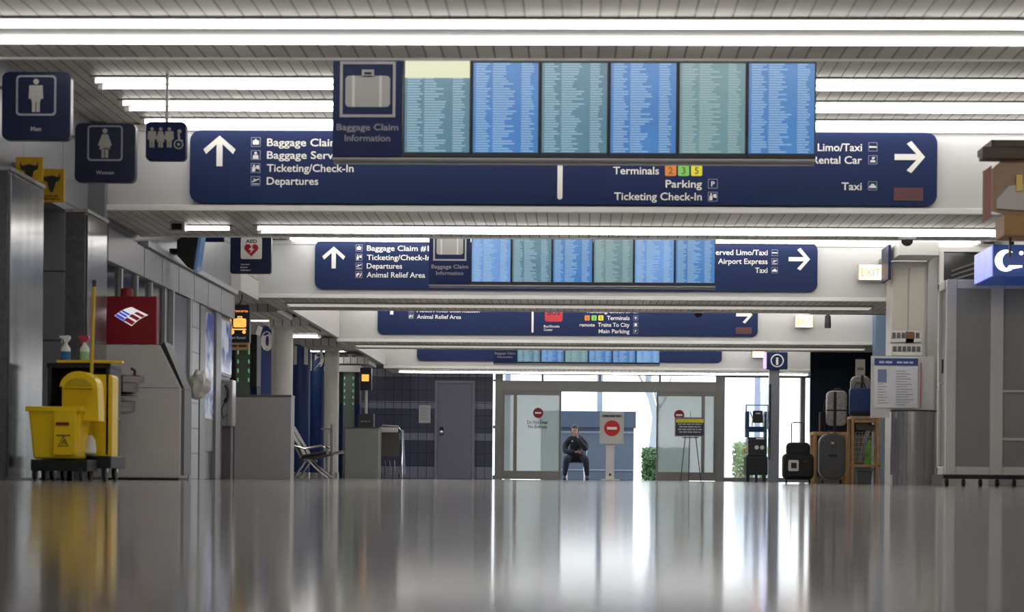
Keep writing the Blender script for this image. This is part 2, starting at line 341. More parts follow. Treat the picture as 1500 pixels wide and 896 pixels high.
# sliding doors
def slider(n, a, b, stile, yoff, mirror):
    """fixed side light and the sliding leaf with frosted film"""
    y0, y1 = YF-.06+yoff, YF-.01+yoff
    f = MB(); zt_, zb_ = Z(573.5), 0.012
    f.box(a, b, y0, y1, zb_, Z(690)); f.box(a, b, y0, y1, Z(579), zt_)
    for u0, u1 in ((a, a+.05), (b-.05, b), stile): f.box(u0, u1, y0, y1, Z(690), Z(579))
    d = struct(f.build('door_%d' % n, alu_m, bevel=.004)); BASE[d] = Vector((0, 0, 0))
    B(a+.05, b-.05, y0+.02, y0+.032, Z(690), Z(579)).build('glass_pane', glass_frost, d)
    return d, y0
dl, yl = slider(2, X(736), X(822), (X(752), X(757)), 0, 0)
dr, yr = slider(3, X(961), X(1048), (X(1027), X(1032)), 0, 1)
dec_r = mat('decal_red', (.30, .012, .02), .5)
def no_entry(cx, cz, r, y, par, red=dec_r, bar=True):
    MB().disc(cx, cz, r, y-.004, y).build('red_disc', red, par)
    B(cx-r*.62, cx+r*.62, y-.006, y-.0042, cz-r*.17, cz+r*.17).build('white_bar', white_m, par)
no_entry(X(788), Z(605), .125, yl+.018, dl); no_entry(X(994.5), Z(606.5), .125, yr+.018, dr)
q = MB(); q.text('Do Not Enter', X(787.5), Z(621), .085, yl+.018, 'C', X(803)-X(772)); q.text('No Entrada', X(787.5), Z(627.5), .085, yl+.018, 'C', X(802)-X(774)); q.build('lettering', mat('decal_black', (.05, .06, .07), .5), dl)

# outside: vestibule slab, far facade, hedges, tree, pavement
struct(B(-14, 30, YF+.3, 56, -.2, -.002).build('floor_vestibule', mat('vestibule_floor', (.45, .47, .52), .25)))
tag(B(-60, 60, 56, 140, -.25, -.05).build('pavement', mat('pavement', (.55, .55, .54), .8, var=.1)), 'pale concrete pavement outside beyond the glass doors', 'pavement')['kind'] = 'structure'
vm = mat('vestibule_blue', (.125, .155, .205), .45); vm2 = mat('vestibule_mullion', (.32, .38, .50), .4)
YV = 52.5
v = MB()
for p in (744, 879, 1110, 1176): v.box(ax(p-4, YV), ax(p+4, YV), YV, YV+.15, 0, 3.2)
v.box(ax(700, YV), ax(1200, YV), YV, YV+.15, 2.95, 3.2)
struct(v.build('trim_31', vm2))
k = thing('check_counter', 'big dark blue counter wall standing behind the seated person', 'counter', (ax(877, 52), 52, 0))
c0, c1 = ax(790, 51.6), ax(932, 51.6)
B(c0+.05, c1-.05, 51.55, 52.2, 0.0, az(626, 51.6)).build('body', vm, k, bevel=.01)
B(c0, c1, 51.4, 52.3, az(626, 51.6), az(602, 51.6)).build('fascia_band', mat('counter_band', (.08, .105, .155), .4), k, bevel=.01)
q = MB(); q.box(c0+.05, c1-.05, 51.53, 51.549, az(634, 51.6), az(631, 51.6)); q.box(c0+.05, c1-.05, 51.53, 51.549, .25, .28); q.build('trim_strip', vm2, k)
leafs = mat('hedge_leaf', (.06, .13, .045), .6, var=.5, vs=20); leafs2 = mat('hedge_leaf_light', (.16, .26, .06), .6, var=.5, vs=15)
def hedge(name, lab, cat, x0, x1, y0, y1, z0, z1, n, m, grp=None):
    o = thing(name, lab, cat, ((x0+x1)/2, (y0+y1)/2, z0 if z0 < .2 else 0), grp); s = MB()
    for i in range(n):
        c = Vector((random.uniform(x0, x1), random.uniform(y0, y1), random.uniform(z0, z1))); a = Vector((random.gauss(0, 1), random.gauss(0, 1), random.gauss(0, 1))).normalized(); b_ = a.orthogonal().normalized(); k_ = random.uniform(.05, .10)
        s.add([c-a*k_, c+b_*k_*.5, c+a*k_, c-b_*k_*.5], [(0, 1, 2, 3)])
    s.build('foliage', m, o); t = MB()
    for i in range(10):
        x = x0+(x1-x0)*(i+.5)/10; y = (y0+y1)/2; t.tube([(x, y, z0-.05), (x+.05, y+.05, z0+.3*(z1-z0)), (x-.1, y, z1*.8)], [.025, .02, .01], 5)
    t.build('stems', mat('bark', (.10, .075, .055), .8), o); return o
hedge('hedge', 'dark green hedge outside seen through the open doorway', 'hedge', 1.95, 3.3, 58, 59, 0, .95, 2600, leafs)
hedge('shrub', 'light green shrub outside the window left of the blue lift', 'shrub', 4.55, 5.5, 57, 58, 0, 1.1, 1200, leafs2)
hedge('shrub', 'light green shrub outside the window behind the black travel bag', 'shrub', 6.6, 7.6, 57, 58, 0, .9, 1000, leafs2)
tr = thing('street_tree', 'bare pale tree trunk outside behind the easel side of the doorway', 'tree', (2.3, 63, 0))
MB().tube([(2.45, 63, -.05), (2.4, 63, 1), (2.5, 63, 2), (2.25, 63, 3), (2.3, 63, 4.5)], [.16, .12, .11, .10, .07], 8).build('trunk', mat('pale_bark', (.30, .33, .36), .8), tr, smooth=True)
q = MB()
for a, b_ in (((2.45, 63, 2), (3.0, 63.2, 3.3)), ((2.3, 63, 2.6), (1.6, 62.8, 3.9)), ((2.25, 63, 3.2), (2.9, 63, 4.4)), ((2.6, 63, 2.3), (2.2, 63.3, 3.4))): q.tube([a, tuple((Vector(a)+Vector(b_))/2+Vector((.08, 0, -.05))), b_], [.05, .035, .02], 6)
q.build('branches', MATS['pale_bark'], tr, smooth=True)
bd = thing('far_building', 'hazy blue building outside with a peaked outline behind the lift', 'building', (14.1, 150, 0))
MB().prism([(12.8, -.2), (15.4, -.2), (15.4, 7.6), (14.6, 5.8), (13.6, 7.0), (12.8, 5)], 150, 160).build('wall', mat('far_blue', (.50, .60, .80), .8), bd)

# the dark shopfront along the right wall near the doors, blue column edge
sf = thing('dark_shopfront', 'dark navy shopfront panel behind the shelves of bags, right of the windows', 'shopfront', (5.2, 38.65, 0))
B(ax(1187.5, 38.6), XR-.002, 38.6, 38.7, .95, 2.72).build('dark_panel', mat('navy_panel', (.012, .018, .03), .9, var=.3, vs=3, spec=.1), sf)
B(ax(1187.5, 38.6)+.01, XR-.002, 38.61, 38.7, .0, .95).build('lower_panel', mat('shop_base', (.10, .09, .085), .6), sf)
q = MB()
for i in range(2): q.tube([(4.7+.35*i, 38.59, 1.25+.2*i), (4.85+.35*i, 38.59, 1.34+.2*i), (5.0+.35*i, 38.59, 1.30+.2*i)], .008, 5)
q.build('line_ornament', mat('navy_line', (.06, .08, .12), .5), sf)
struct(B(XR-.36, XR-.06, 36.0, 36.4, 0, ZC-.01).build('trim_32', mat('blue_column', (.16, .24, .36), .5)))
# beige pier and panelling by the right end of the second beam
p0, p1 = ax(1302, 27.2), ax(1380, 27.2)
pr = struct(B(p0, p1+.6, 27.0, 27.5, 0, 3.03).build('wall_pier_right', white_p)); BASE[pr] = Vector((0, 0, 0))
q = MB(); q.box(ax(1306, 27), ax(1328, 27), 26.97, 27.0, 1.0, 2.95); q.box(ax(1330, 27), ax(1353, 27), 26.97, 27.0, 1.0, 2.95); q.build('beige_panel', beige_m, pr, bevel=.005)
B(p0-.02, p1-.22, 26.3, 27.0, 3.04, 3.22).build('ledge', white_p, pr)
B(ax(1356, 27), ax(1380, 27), 26.90, 27.0, 0, 3.2).build('post', mat('post_grey', (.40, .39, .38), .4), pr, bevel=.01)
q = MB(); q.frame(ax(1372, 26.9), ax(1600, 26.9), 2.68, 3.2, .06, 26.78, 26.89)
sw = struct(q.build('window_5', white_p)); BASE[sw] = Vector((0, 0, 0))
B(ax(1372, 26.9)+.06, ax(1600, 26.9)-.06, 26.85, 26.87, 2.74, 3.14).build('dark_pane', mat('smoked_glass', (.04, .04, .042), .12), sw)
q = MB()
for i in range(3): q.tube([(5.02, 26.82-.01*i, 2.76+.06*i), (5.35, 26.8, 2.86+.07*i), (5.9, 26.8, 2.92+.09*i)], .012, 6)
q.build('support_rods', alu_m, sw)

# ------------------------------------------------------------------ left wall details
def wy(px, x=XL): # depth at which a point on plane x shows at column px
    lo, hi = 5., 60.
    for _ in range(40):
        md = (lo+hi)/2
        if ax(px, md)*1.0 < x: hi = md
        else: lo = md
    return lo
for i, (y0, y1) in enumerate(((15.2, 16.18), (17.62, 18.38))):
    t = struct(B(XL, -4.42, y0, y1, 0, 2.40).build('trim_%d' % (40+i), granite_m, bevel=.004)); BASE[t] = Vector((0, 0, 0))
    B(-4.418, -4.40, y0+.02, y1-.02, .02, 2.38).build('steel_cladding', steel2_m, t, bevel=.002)
    B(XL, -4.395, y0-.01, y1+.01, 2.40, 2.43).build('cap', steel_m, t)
struct(B(XL, -4.44, 18.42, 18.53, 0, ZC-.02).build('trim_42', mat('end_pier', (.16, .165, .18), .4)))
# ledge and panel course on the wall past the first beam
t = struct(B(XL, XL+.10, 20.6, 26.1, 2.44, 2.50).build('trim_43', mat('ledge_grey', (.42, .43, .46), .35), bevel=.004)); BASE[t] = Vector((0, 0, 0))
q = MB()
yy = 20.6
while yy < 26.0: q.box(XL+.002, XL+.06, yy+.015, min(yy+.9, 26.1)-.015, 2.12, 2.43); yy += .9
q.build('panel_course', mat('panel_grey', (.36, .365, .39), .35), t, bevel=.004)
struct(B(XL, XL+.06, 19.0, 20.58, 2.12, 2.43).build('trim_44', MATS['panel_grey'], bevel=.004))
q = MB()
for y in (18.9, 19.6, 20.3, 21.0, 21.7): q.box(XL+.001, XL+.05, y, y+.08, .0, 2.11)
q.box(XL+.001, XL+.05, 18.98, 21.7, .0, .9)
wf = struct(q.build('window_6', MATS['panel_grey'], bevel=.004)); BASE[wf] = Vector((0, 0, 0))
q = MB()
for y in (18.98, 19.68, 20.38, 21.08): q.box(XL+.002, XL+.015, y, y+.62, .9, 2.11)
q.build('dark_pane', mat('dark_pane', (.03, .032, .038), .1), wf)
dw = struct(MB().box(XL+.001, XL+.06, 22.1, 22.18, 0, 2.12).box(XL+.001, XL+.06, 23.1, 23.18, 0, 2.12).build('door_4', MATS['ledge_grey'], bevel=.003)); BASE[dw] = Vector((0, 0, 0))
B(XL+.001, XL+.03, 22.18, 23.1, .01, 2.11).build('door_leaf', mat('slate_door', (.10, .11, .145), .35), dw)
MB().tube([(XL+.03, 22.95, 1.0), (XL+.08, 22.95, 1.0), (XL+.08, 22.85, 1.0)], .012, 8).build('door_handle', chrome_m, dw)
struct(B(XL+.001, XL+.05, 23.25, 23.68, 0, 2.12).build('trim_45', panel_mat('pale_block', (.42, .44, .48), (.13, .13, .15), 'Y', 2, .30, .014, .3)))
# tall pilasters and lit blue-white posters between them
for i, y in enumerate((23.72, 24.78)):
    struct(B(XL+.001, XL+.06, y, y+.34, 0, 2.10).build('trim_%d' % (46+i), mat('pilaster', (.24, .24, .25), .3), bevel=.006))
def poster_mat():
    M = bpy.data.materials.new('winter_poster'); M.use_nodes = True; N, L, b = nodes(M)
    g = N.new('ShaderNodeNewGeometry'); n = N.new('ShaderNodeTexNoise'); n.inputs['Scale'].default_value = 3.2; L.new(g.outputs['Position'], n.inputs['Vector'])
    r = N.new('ShaderNodeValToRGB'); r.color_ramp.elements[0].position = .42; r.color_ramp.elements[1].position = .58; r.color_ramp.elements[0].color = (.03, .06, .30, 1); r.color_ramp.elements[1].color = (.55, .60, .72, 1)
    L.new(n.outputs['Fac'], r.inputs[0]); L.new(r.outputs[0], b.inputs['Base Color']); L.new(r.outputs[0], b.inputs['Emission Color']); b.inputs['Emission Strength'].default_value = .10; b.inputs['Roughness'].default_value = .2
    return M
pm = poster_mat()
for i, (y, w_, lb) in enumerate(((24.12, .6, 'tall blue and white lit wall poster nearer the white block column'), (25.17, .85, 'tall blue and white lit wall poster beside the last pilaster'))):
    zb_ = .35 if i == 0 else 1.34
    t = thing('lit_poster', lb, 'poster', (XL+.03, y+w_/2, 0))
    B(XL+.002, XL+.03, y, y+w_, zb_, 2.08).build('frame', alu_m, t); B(XL+.031, XL+.04, y+.03, y+w_-.03, max(.75, zb_+.03), 2.05).build('artwork', pm, t)
struct(B(XL+.002, XL+.05, 18.56, 26.09, 0, .0).build('baseboard_left', black_m)) if False else None

# ================================================================== LIGHTS
def strip_light(label, x0, x1, y, z, dy=.27, r=.016, one=False, group=None, tm=None):
    t = thing('strip_light', label, 'ceiling light', ((x0+x1)/2, y, z), group)
    B(x0-.02, x1+.02, y-dy/2-.06, y+(0 if one else dy/2)+.06, z-.012, z-.001).build('housing', mat('housing_paint', (.30, .29, .28), .6), t, bevel=.004)
    for s in ((-1,) if one else (-1, 1)):
        MB().tube([(x0, y+s*dy/2, z-.032), (x1, y+s*dy/2, z-.032)], r, 8).build('tube', tm or tube_m, t, smooth=True)
    for s in ((-1,) if one else (-1, 1)):
        for xx in (x0, x1): B(xx-.02, xx+.02, y+s*dy/2-.022, y+s*dy/2+.022, z-.055, z-.012).build('lamp_holder', white_p, t)
    return t
ordn = ['first', 'second', 'third', 'fourth', 'fifth']
strip_light('long twin tube light under nearest beam, across the top of the photo', -4.2, 5.3, 10.95, ZB, .40, .017)
# ceiling rows between beams; the first bay is seen, the others light the hall
for y, lb in ((16.5, 'twin tube ceiling row just behind the nearest flight screens'), (17.5, 'twin tube ceiling row crossing the pole of the family restroom sign'), (18.36, 'twin tube ceiling row tight against the nearest sign beam')):
    strip_light(lb, -4.05, 5.5, y, ZC, .26 if y < 18 else .2, .015)
for y, lb in ((12.7, 'twin tube ceiling row just behind the nearest beam'), (13.7, 'twin tube ceiling row just before the nearest flight screens')): strip_light(lb, -4.05, 5.5, y, ZC, .26)
for i, (a, b) in enumerate(BEAMS[2:]):
    for dy, pl in ((.28, 'tight against'), (1.28, 'one metre before'), (2.28, 'two metres before'), (3.28, 'three metres before'), (4.28, 'four metres before'), (5.28, 'five metres before')):
        strip_light('twin tube ceiling row %s the %s sign beam' % (pl, ordn[i+1]), -4.0 if i < 1 else -4.2, 5.5, a-dy, ZC, .2)
Y1 = 19.75
dim_m = mat('tube_dim', (.8, .78, .74), .5, emis=(1, .95, .88), es=.25)
strip_light('short single tube under the nearest sign beam, left piece', ax(272, Y1), ax(340, Y1), Y1, ZB, .2, .018, one=True)
strip_light('long twin tube light under the nearest sign beam', ax(376, Y1), 5.2, Y1, ZB, .26, .014)
strip_light('long twin tube light under the second sign beam', -4.2, 4.2, 28.5, ZB, .2, .011, tm=dim_m)
strip_light('long twin tube light under the third sign beam', -4.2, 5.4, 37.4, ZB, .2, .011, tm=dim_m)
strip_light('long twin tube light under the farthest sign beam', -4.2, 5.4, 46.5, ZB, .2, .014)
for x, y, lb in ((-6.4, 30, 'left of the grey counter'), (-6.4, 34.2, 'beside the 10 column'), (-6.4, 38.2, 'between columns 10 and 11'), (-6.4, 42.5, 'beside column 12'), (-6.4, 46.5, 'nearest the tiled wall')):
    strip_light('tube light in the baggage bay ceiling %s' % lb, x-1.4, x+1.4, y, 2.78, .2, .02)
for y, lb in ((1.5, 'nearest the camera'), (6.0, 'midway before the nearest beam'), (8.5, 'just before the nearest beam')): strip_light('twin tube ceiling row overhead, %s' % lb, -4.0, 5.3, y, ZC, .26)

# small soffit fittings
t = thing('ceiling_speaker', 'small square fitting with black face under the nearest sign beam, left end', 'ceiling fitting', (ax(259, 19.4), 19.4, ZB))
x = ax(259, 19.4); MB().frame(x-.07, x+.07, -.0, .0, 0, 0, 0) if False else None
B(x-.075, x+.075, 19.33, 19.47, ZB-.10, ZB-.001).build('case', white_p, t, bevel=.006); B(x-.05, x+.05, 19.322, 19.329, ZB-.085, ZB-.025).build('dark_face', black_m, t)
for px, Y, lb in ((1327, 20.2, 'black dome camera under the nearest sign beam, right end'), (1022, 29.3, 'small black dome camera under the second sign beam')):
    x = ax(px, Y); t = thing('dome_camera', lb, 'security camera', (x, Y, ZB))
    MB().lathe([(.09, 0), (.09, -.03), (.07, -.045)], (x, Y, ZB-.001)).build('mount', lip_m, t, smooth=True)
    MB().lathe([(.062, -.046), (.058, -.07), (.04, -.095), (.012, -.107)], (x, Y, ZB)).build('dome', black_m, t, smooth=True)

# ================================================================== SIGNS
def arrow(mb, cx, cz, h, y, right=False):
    """bold arrow, h = full length"""
    w_ = h*.46; s = h*.13; t = h*.2
    pts = [(-s*.75, -h/2), (s*.75, -h/2), (s*.75, h*.22), (w_-t*.1, -h*.10+.0), (w_+t*.35, h*.05), (0, h/2), (-w_-t*.35, h*.05), (-w_+t*.1, -h*.10), (-s*.75, h*.22)]
    if right: pts = [(v_, -u_) for u_, v_ in pts]
    mb.prism([(cx+u_, cz+v_) for u_, v_ in pts], y-.006, y)
def icon(mbf, mbw, cx, cz, s, y, kind):
    """pictogram: white frame with a simple figure"""
    h = s/2
    mbf.frame(cx-h, cx+h, cz-h, cz+h, s*.06, y-.003, y)
    yy0, yy1 = y-.005, y
    def P(p): mbw.prism([(cx+a*h, cz+b*h) for a, b in p], yy0, yy1)
    if kind == 'bag': mbw.rrect(cx-h*.65, cx+h*.65, cz-h*.55, cz+h*.35, h*.15, yy0, yy1); mbw.box(cx-h*.2, cx+h*.2, yy0, yy1, cz+h*.4, cz+h*.6)
    elif kind == 'person': mbw.disc(cx, cz+h*.4, h*.3, yy0, yy1, n=12); P([(-.6, -.8), (.6, -.8), (.55, 0), (-.55, 0)])
    elif kind == 'ticket': mbw.disc(cx-h*.35, cz+h*.5, h*.2, yy0, yy1, n=10); P([(-.75, -.75), (-.1, -.75), (0, .2), (-.65, .25)]); P([(.1, -.1), (.8, -.3), (.7, .6), (.1, .5)])
    elif kind == 'plane': P([(-.8, -.1), (-.6, -.3), (.7, .3), (.8, .5), (.5, .45)]); P([(-.5, .45), (-.2, .5), (.3, .1), (0, 0)]); P([(-.7, -.55), (.7, -.55), (.7, -.7), (-.7, -.7)])
    elif kind == 'dog': P([(-.8, .2), (0, .6), (.3, .2), (-.3, -.3), (-.4, -.7), (-.7, -.7)]); P([(.1, -.7), (.7, .7), (.8, .2), (.4, -.7)])
    elif kind == 'car': P([(-.8, -.5), (.8, -.5), (.8, -.05), (.5, 0), (.3, .4), (-.3, .4), (-.5, 0), (-.8, -.05)])
    elif kind == 'limo': P([(-.85, -.2), (.85, -.2), (.8, .1), (-.8, .15)])
    elif kind == 'bed': P([(-.8, -.5), (.8, -.5), (.8, .05), (-.3, .05), (-.3, .4), (-.8, .4)])
    elif kind == 'key': P([(-.6, -.55), (.6, -.55), (.5, -.1), (-.5, -.1)]); P([(-.2, .6), (.5, .6), (.2, .1), (-.2, .1)])
    elif kind == 'plus': P([(-.6, -.15), (.6, -.15), (.6, .15), (-.6, .15)]); P([(-.15, -.6), (.15, -.6), (.15, .6), (-.15, .6)])
    elif kind == 'rail': mbw.rrect(cx-h*.5, cx+h*.5, cz-h*.6, cz+h*.6, h*.2, yy0, yy1)
    elif kind == 'P': mbw.text('P', cx, cz-h*.55, h*1.1, y, 'C', depth=.005)
    elif kind == 'suit': pass
def gantry(label, Y, x0p, x1p, ytl, ybl, items):
    y = Y-.06; X0, X1 = ax(x0p, y, ytl), ax(x1p, y, ytl)
    zb, zt = at(x0p, ybl, y).z, at(x0p, ytl, y).z
    t = thing('direction_sign', label, 'sign', ((X0+X1)/2, Y, zb))
    MB().rrect(X0, X1, zb, zt, .10, y, Y-.002).build('panel', blue_m, t)
    def PX(p): return ax(p, y, ybl)
    def PZ(px, py): return at(px, py, y).z
    sc = F/y
    for it in items:
        k_ = it[0]
        if k_ == 't': _, s, px, py, al, cap, w_ = it; MB().text(s, PX(px), PZ(px, py+cap/2), cap/sc, y, al, w_/sc if w_ else None).build('lettering', white_m, t)
        elif k_ == 'a': _, px, py, h, rt = it; q = MB(); arrow(q, PX(px), PZ(px, py), h/sc, y, rt); q.build('arrow', white_m, t)
        elif k_ == 'i': _, px, py, s, kd = it; q, fr = MB(), MB(); icon(fr, q, PX(px), PZ(px, py), s/sc, y, kd); ic = q.build('pictogram', white_m, t); fr.build('pictogram_frame', mat('icon_frame', (.25, .28, .38), .5), ic)
        elif k_ == 'bar': _, px, y0, y1, w_ = it; MB().rrect(PX(px-w_/2), PX(px+w_/2), PZ(px, y1), PZ(px, y0), w_/sc*.45, y-.006, y).build('divider_bar', white_m, t)
        elif k_ == 'tile':
            _, px, py, s, ch, col = it; a = MB().rrect(PX(px-s/2), PX(px+s/2), PZ(px, py+s/2), PZ(px, py-s/2), s/sc*.15, y-.004, y)
            tl = a.build('number_tile', mat('tile_'+ch, col, .5), t)
            MB().text(ch, PX(px), PZ(px, py+s*(.3 if len(ch) < 2 else .12)), s*(.6 if len(ch) < 2 else .3)/sc, y-.004, 'C', None if len(ch) < 2 else s*.7/sc).build('numeral', mat('tile_num', (.12, .08, .02), .5) if len(ch) < 2 else blue_m, tl)
        elif k_ == 'led': _, a_, b_, c_, d_ = it; B(PX(a_), PX(b_), y-.008, y, PZ(a_, d_), PZ(a_, c_)).build('message_window', mat('led_red', (.05, .003, .008), .3, emis=(.3, 0, .02), es=.04), t)
    return t
OR, GR, YE = (.75, .22, .03), (.20, .62, .10), (.78, .70, .03)
gantry('nearest long blue direction sign with Baggage Claim, Departures and Terminals lines', 18.54, 278.5, 1373.5, 190.5, 296.8, [
 ('a', 321, 221, 45, 0), ('bar', 820, 236.5, 292, 7.5),
 ('i', 374, 208, 14, 'bag'), ('i', 374, 227, 14, 'person'), ('i', 374, 246, 14, 'ticket'), ('i', 374, 265, 14, 'plane'),
 ('t', 'Baggage Claim', 390.5, 208, 'L', 11.5, 106), ('t', 'Baggage Service', 390.5, 226.5, 'L', 11.5, 119), ('t', 'Ticketing/Check-In', 390.5, 245.5, 'L', 11.5, 128), ('t', 'Departures', 390.5, 264.5, 'L', 11.5, 76),
 ('t', 'Terminals', 965, 249.5, 'R', 11.5, 67), ('tile', 982, 249.5, 16.5, '2', OR), ('tile', 1001, 249.5, 16.5, '3', GR), ('tile', 1020, 249.5, 16.5, '5', YE),
 ('t', 'Parking', 1028, 269, 'R', 11.5, 53), ('i', 1044, 269, 14, 'P'), ('t', 'Ticketing Check-In', 1028, 287.5, 'R', 11.5, 128), ('i', 1044, 288, 14, 'ticket'),
 ('t', 'Reserved Limo/Taxi', 1262, 215.5, 'R', 11.5, 130), ('i', 1278, 215, 13, 'limo'), ('t', 'Rental Car', 1262, 234, 'R', 11.5, 72), ('i', 1278, 234, 13, 'key'), ('t', 'Taxi', 1262, 272.5, 'R', 11.5, 29), ('i', 1278, 272, 13, 'car'),
 ('a', 1332, 230, 44, 1), ('led', 1309, 1352, 275, 294)])
gantry('second long blue direction sign with Animal Relief Area and Airport Express lines', 27.6, 461.5, 1198, 352.5, 423, [
 ('a', 488.5, 377, 32, 0),
 ('i', 525.5, 363, 10, 'bag'), ('i', 525.5, 376.5, 10, 'ticket'), ('i', 525.5, 389.5, 10, 'plane'), ('i', 525.5, 402, 10, 'dog'),
 ('t', 'Baggage Claim #1', 537, 363, 'L', 8, 91), ('t', 'Ticketing/Check-In', 537, 376.5, 'L', 8, 94), ('t', 'Departures', 537, 389, 'L', 8, 52), ('t', 'Animal Relief Area', 537, 402, 'L', 8, 86),
 ('t', 'Reserved Limo/Taxi', 1124, 369.5, 'R', 8, 92), ('i', 1134.5, 370, 9, 'limo'), ('t', 'Airport Express', 1124, 382.5, 'R', 8, 72), ('i', 1134.5, 383, 9, 'plane'), ('t', 'Taxi', 1124, 395.5, 'R', 8, 18), ('i', 1134.5, 395.5, 9, 'car'),
 ('a', 1170.5, 379.5, 31, 1)])
gantry('third long blue direction sign with Hotel/Motel Information and Main Parking lines', 36.5, 553.5, 1110.5, 431, 489.2, [
 ('a', 573.5, 448, 25, 0), ('i', 602, 454, 7.5, 'bed'), ('i', 602, 463, 7.5, 'dog'),
 ('t', 'Hotel/Motel Information', 610.5, 454, 'L', 6, 92), ('t', 'Animal Relief Area', 610.5, 463.5, 'L', 6, 65), ('bar', 780, 440, 487, 3),
 ('tile', 811, 458, 26, 'BUS', (.50, .02, .03)), ('t', 'Bus/Shuttle', 796.5, 477.5, 'L', 3.6, 23), ('t', 'Center', 796.5, 482.5, 'L', 3.6, 13),
 ('t', 'Ticketing/Check-In', 922, 455.5, 'R', 6, 64), ('i', 931, 455.5, 7, 'ticket'), ('t', 'Terminals', 922, 465.5, 'R', 6, 33),
 ('tile', 860, 465.5, 7.5, '2', OR), ('tile', 870, 465.5, 7.5, '3', GR), ('tile', 880, 465.5, 7.5, '5', YE), ('i', 931, 465.5, 7, 'plus'),
 ('t', 'remote', 871, 475.5, 'R', 5, 22), ('t', 'Trains To City', 922, 475.5, 'R', 6, 46), ('i', 931, 475.5, 7, 'rail'), ('t', 'Main Parking', 922, 485, 'R', 6, 45), ('i', 931, 485, 7, 'P'),
 ('a', 1090, 461, 24, 1), ('led', 1078, 1101, 479, 489)])
gantry('farthest long plain blue sign panel without lettering', 45.4, 611, 1057.5, 498, 528, [])

TEAL, BLUE, LBLUE, GRY = (.085, .20, .27), (.05, .19, .47), (.13, .30, .62), (.13, .25, .28)
def screens(which, Y, xp0, xs0, x1, ybot, bases, yb_first=False):
    """information panel and the row of portrait displays hung on one rail"""
    z0 = at((xp0+x1)/2, ybot, Y).z; zt = 3.20; g = F/Y
    xa_, xs_, xe_ = ax(xp0, Y, ybot), ax(xs0, Y, ybot), ax(x1, Y, ybot); n = 6; pitch = (xe_-xs_)/n
    r = thing('display_rail', 'grey metal rail carrying the %s row of flight screens' % which, 'rail', ((xa_+xe_)/2, Y, z0))
    B(xa_, xe_, Y-.02, Y+.08, z0-.018, z0-.003).build('lower_rail', mat('rail_grey', (.35, .35, .36), .4), r, bevel=.004)
    q = MB()
    for u in (.12, .5, .88): q.tube([(xa_+(xe_-xa_)*u, Y+.12, z0-.02), (xa_+(xe_-xa_)*u, Y+.12, ZC-.002)], .022, 8)
    q.box(xa_, xe_, Y+.08, Y+.15, z0-.03, z0+.02); q.build('hanger', MATS['rail_grey'], r)
    p = thing('baggage_information_panel', 'navy Baggage Claim Information panel with suitcase symbol, left of the %s row of screens' % which, 'sign', ((xa_+xs_)/2, Y, z0))
    B(xa_+.002, xs_-.006, Y-.03, Y+.07, z0, zt).build('panel', blue2_m, p, bevel=.004)
    cx = (xa_+xs_)/2; ww = (xs_-xa_); y = Y-.031; k_ = ww/.52
    q = MB(); q.frame(cx-.205*k_, cx+.205*k_, z0+.29*k_, z0+.70*k_, .02*k_, y-.004, y)
    q.rrect(cx-.165*k_, cx+.165*k_, z0+.365*k_, z0+.595*k_, .03*k_, y-.004, y); q.frame(cx-.045*k_, cx+.045*k_, z0+.585*k_, z0+.64*k_, .018*k_, y-.004, y)
    q.build('suitcase_symbol', pict_m, p)
    q = MB(); q.box(cx-.115*k_, cx-.095*k_, y-.007, y-.0045, z0+.365*k_, z0+.595*k_); q.box(cx+.085*k_, cx+.105*k_, y-.007, y-.0045, z0+.365*k_, z0+.595*k_); q.build('symbol_straps', mat('strap_light', (.60, .58, .55), .5), p)
    q = MB(); q.text('Baggage Claim', cx, z0+.195*k_, .048*k_, y, 'C', .455*k_); q.text('Information', cx, z0+.115*k_, .048*k_, y, 'C', .335*k_); q.build('lettering', dimgrey_m, p)
    names = ['first', 'second', 'third', 'fourth', 'fifth', 'sixth']
    for i in range(n):
        a_, b_ = xs_+i*pitch, xs_+(i+1)*pitch
        ex = ' with a pale yellow header' if (yb_first and i == 0) else ''
        col = {'T': 'teal', 'B': 'blue', 'L': 'light blue', 'G': 'grey green'}[bases[i]]
        t = thing('flight_screen', '%s flight screen%s, %s from left in the %s row' % (col, ex, names[i], which), 'screen', ((a_+b_)/2, Y, z0), 'flight screens in the %s row' % which)
        B(a_+.0005, b_-.0005, Y-.025, Y+.06, z0, zt-.02).build('bezel', black_m, t, bevel=.004)
        base = {'T': TEAL, 'B': BLUE, 'L': LBLUE, 'G': GRY}[bases[i]]
        hh = (z0+.035, zt-.06) if not ex else (z0+.035, at(640, 90, Y).z+.01)
        mm = screen_mat('screen_%s_%d' % (which, i), base, (.42, .60, .72) if bases[i] != 'G' else (.40, .52, .50), i+len(which)*7, .64, bool(ex))
        B(a_+.014, b_-.014, Y-.030, Y-.0255, *hh).build('screen', mm, t)
        if ex: pass
screens('nearest', 14.75, 487, 590, 1194.5, 231.5, 'TBTBGB', True)
screens('middle', 24.8, 628, 689.5, 1048, 417.5, 'LTBGLB')
screens('farthest', 42.75, 722.5, 757, 966.5, 532.5, 'TBGBBL')

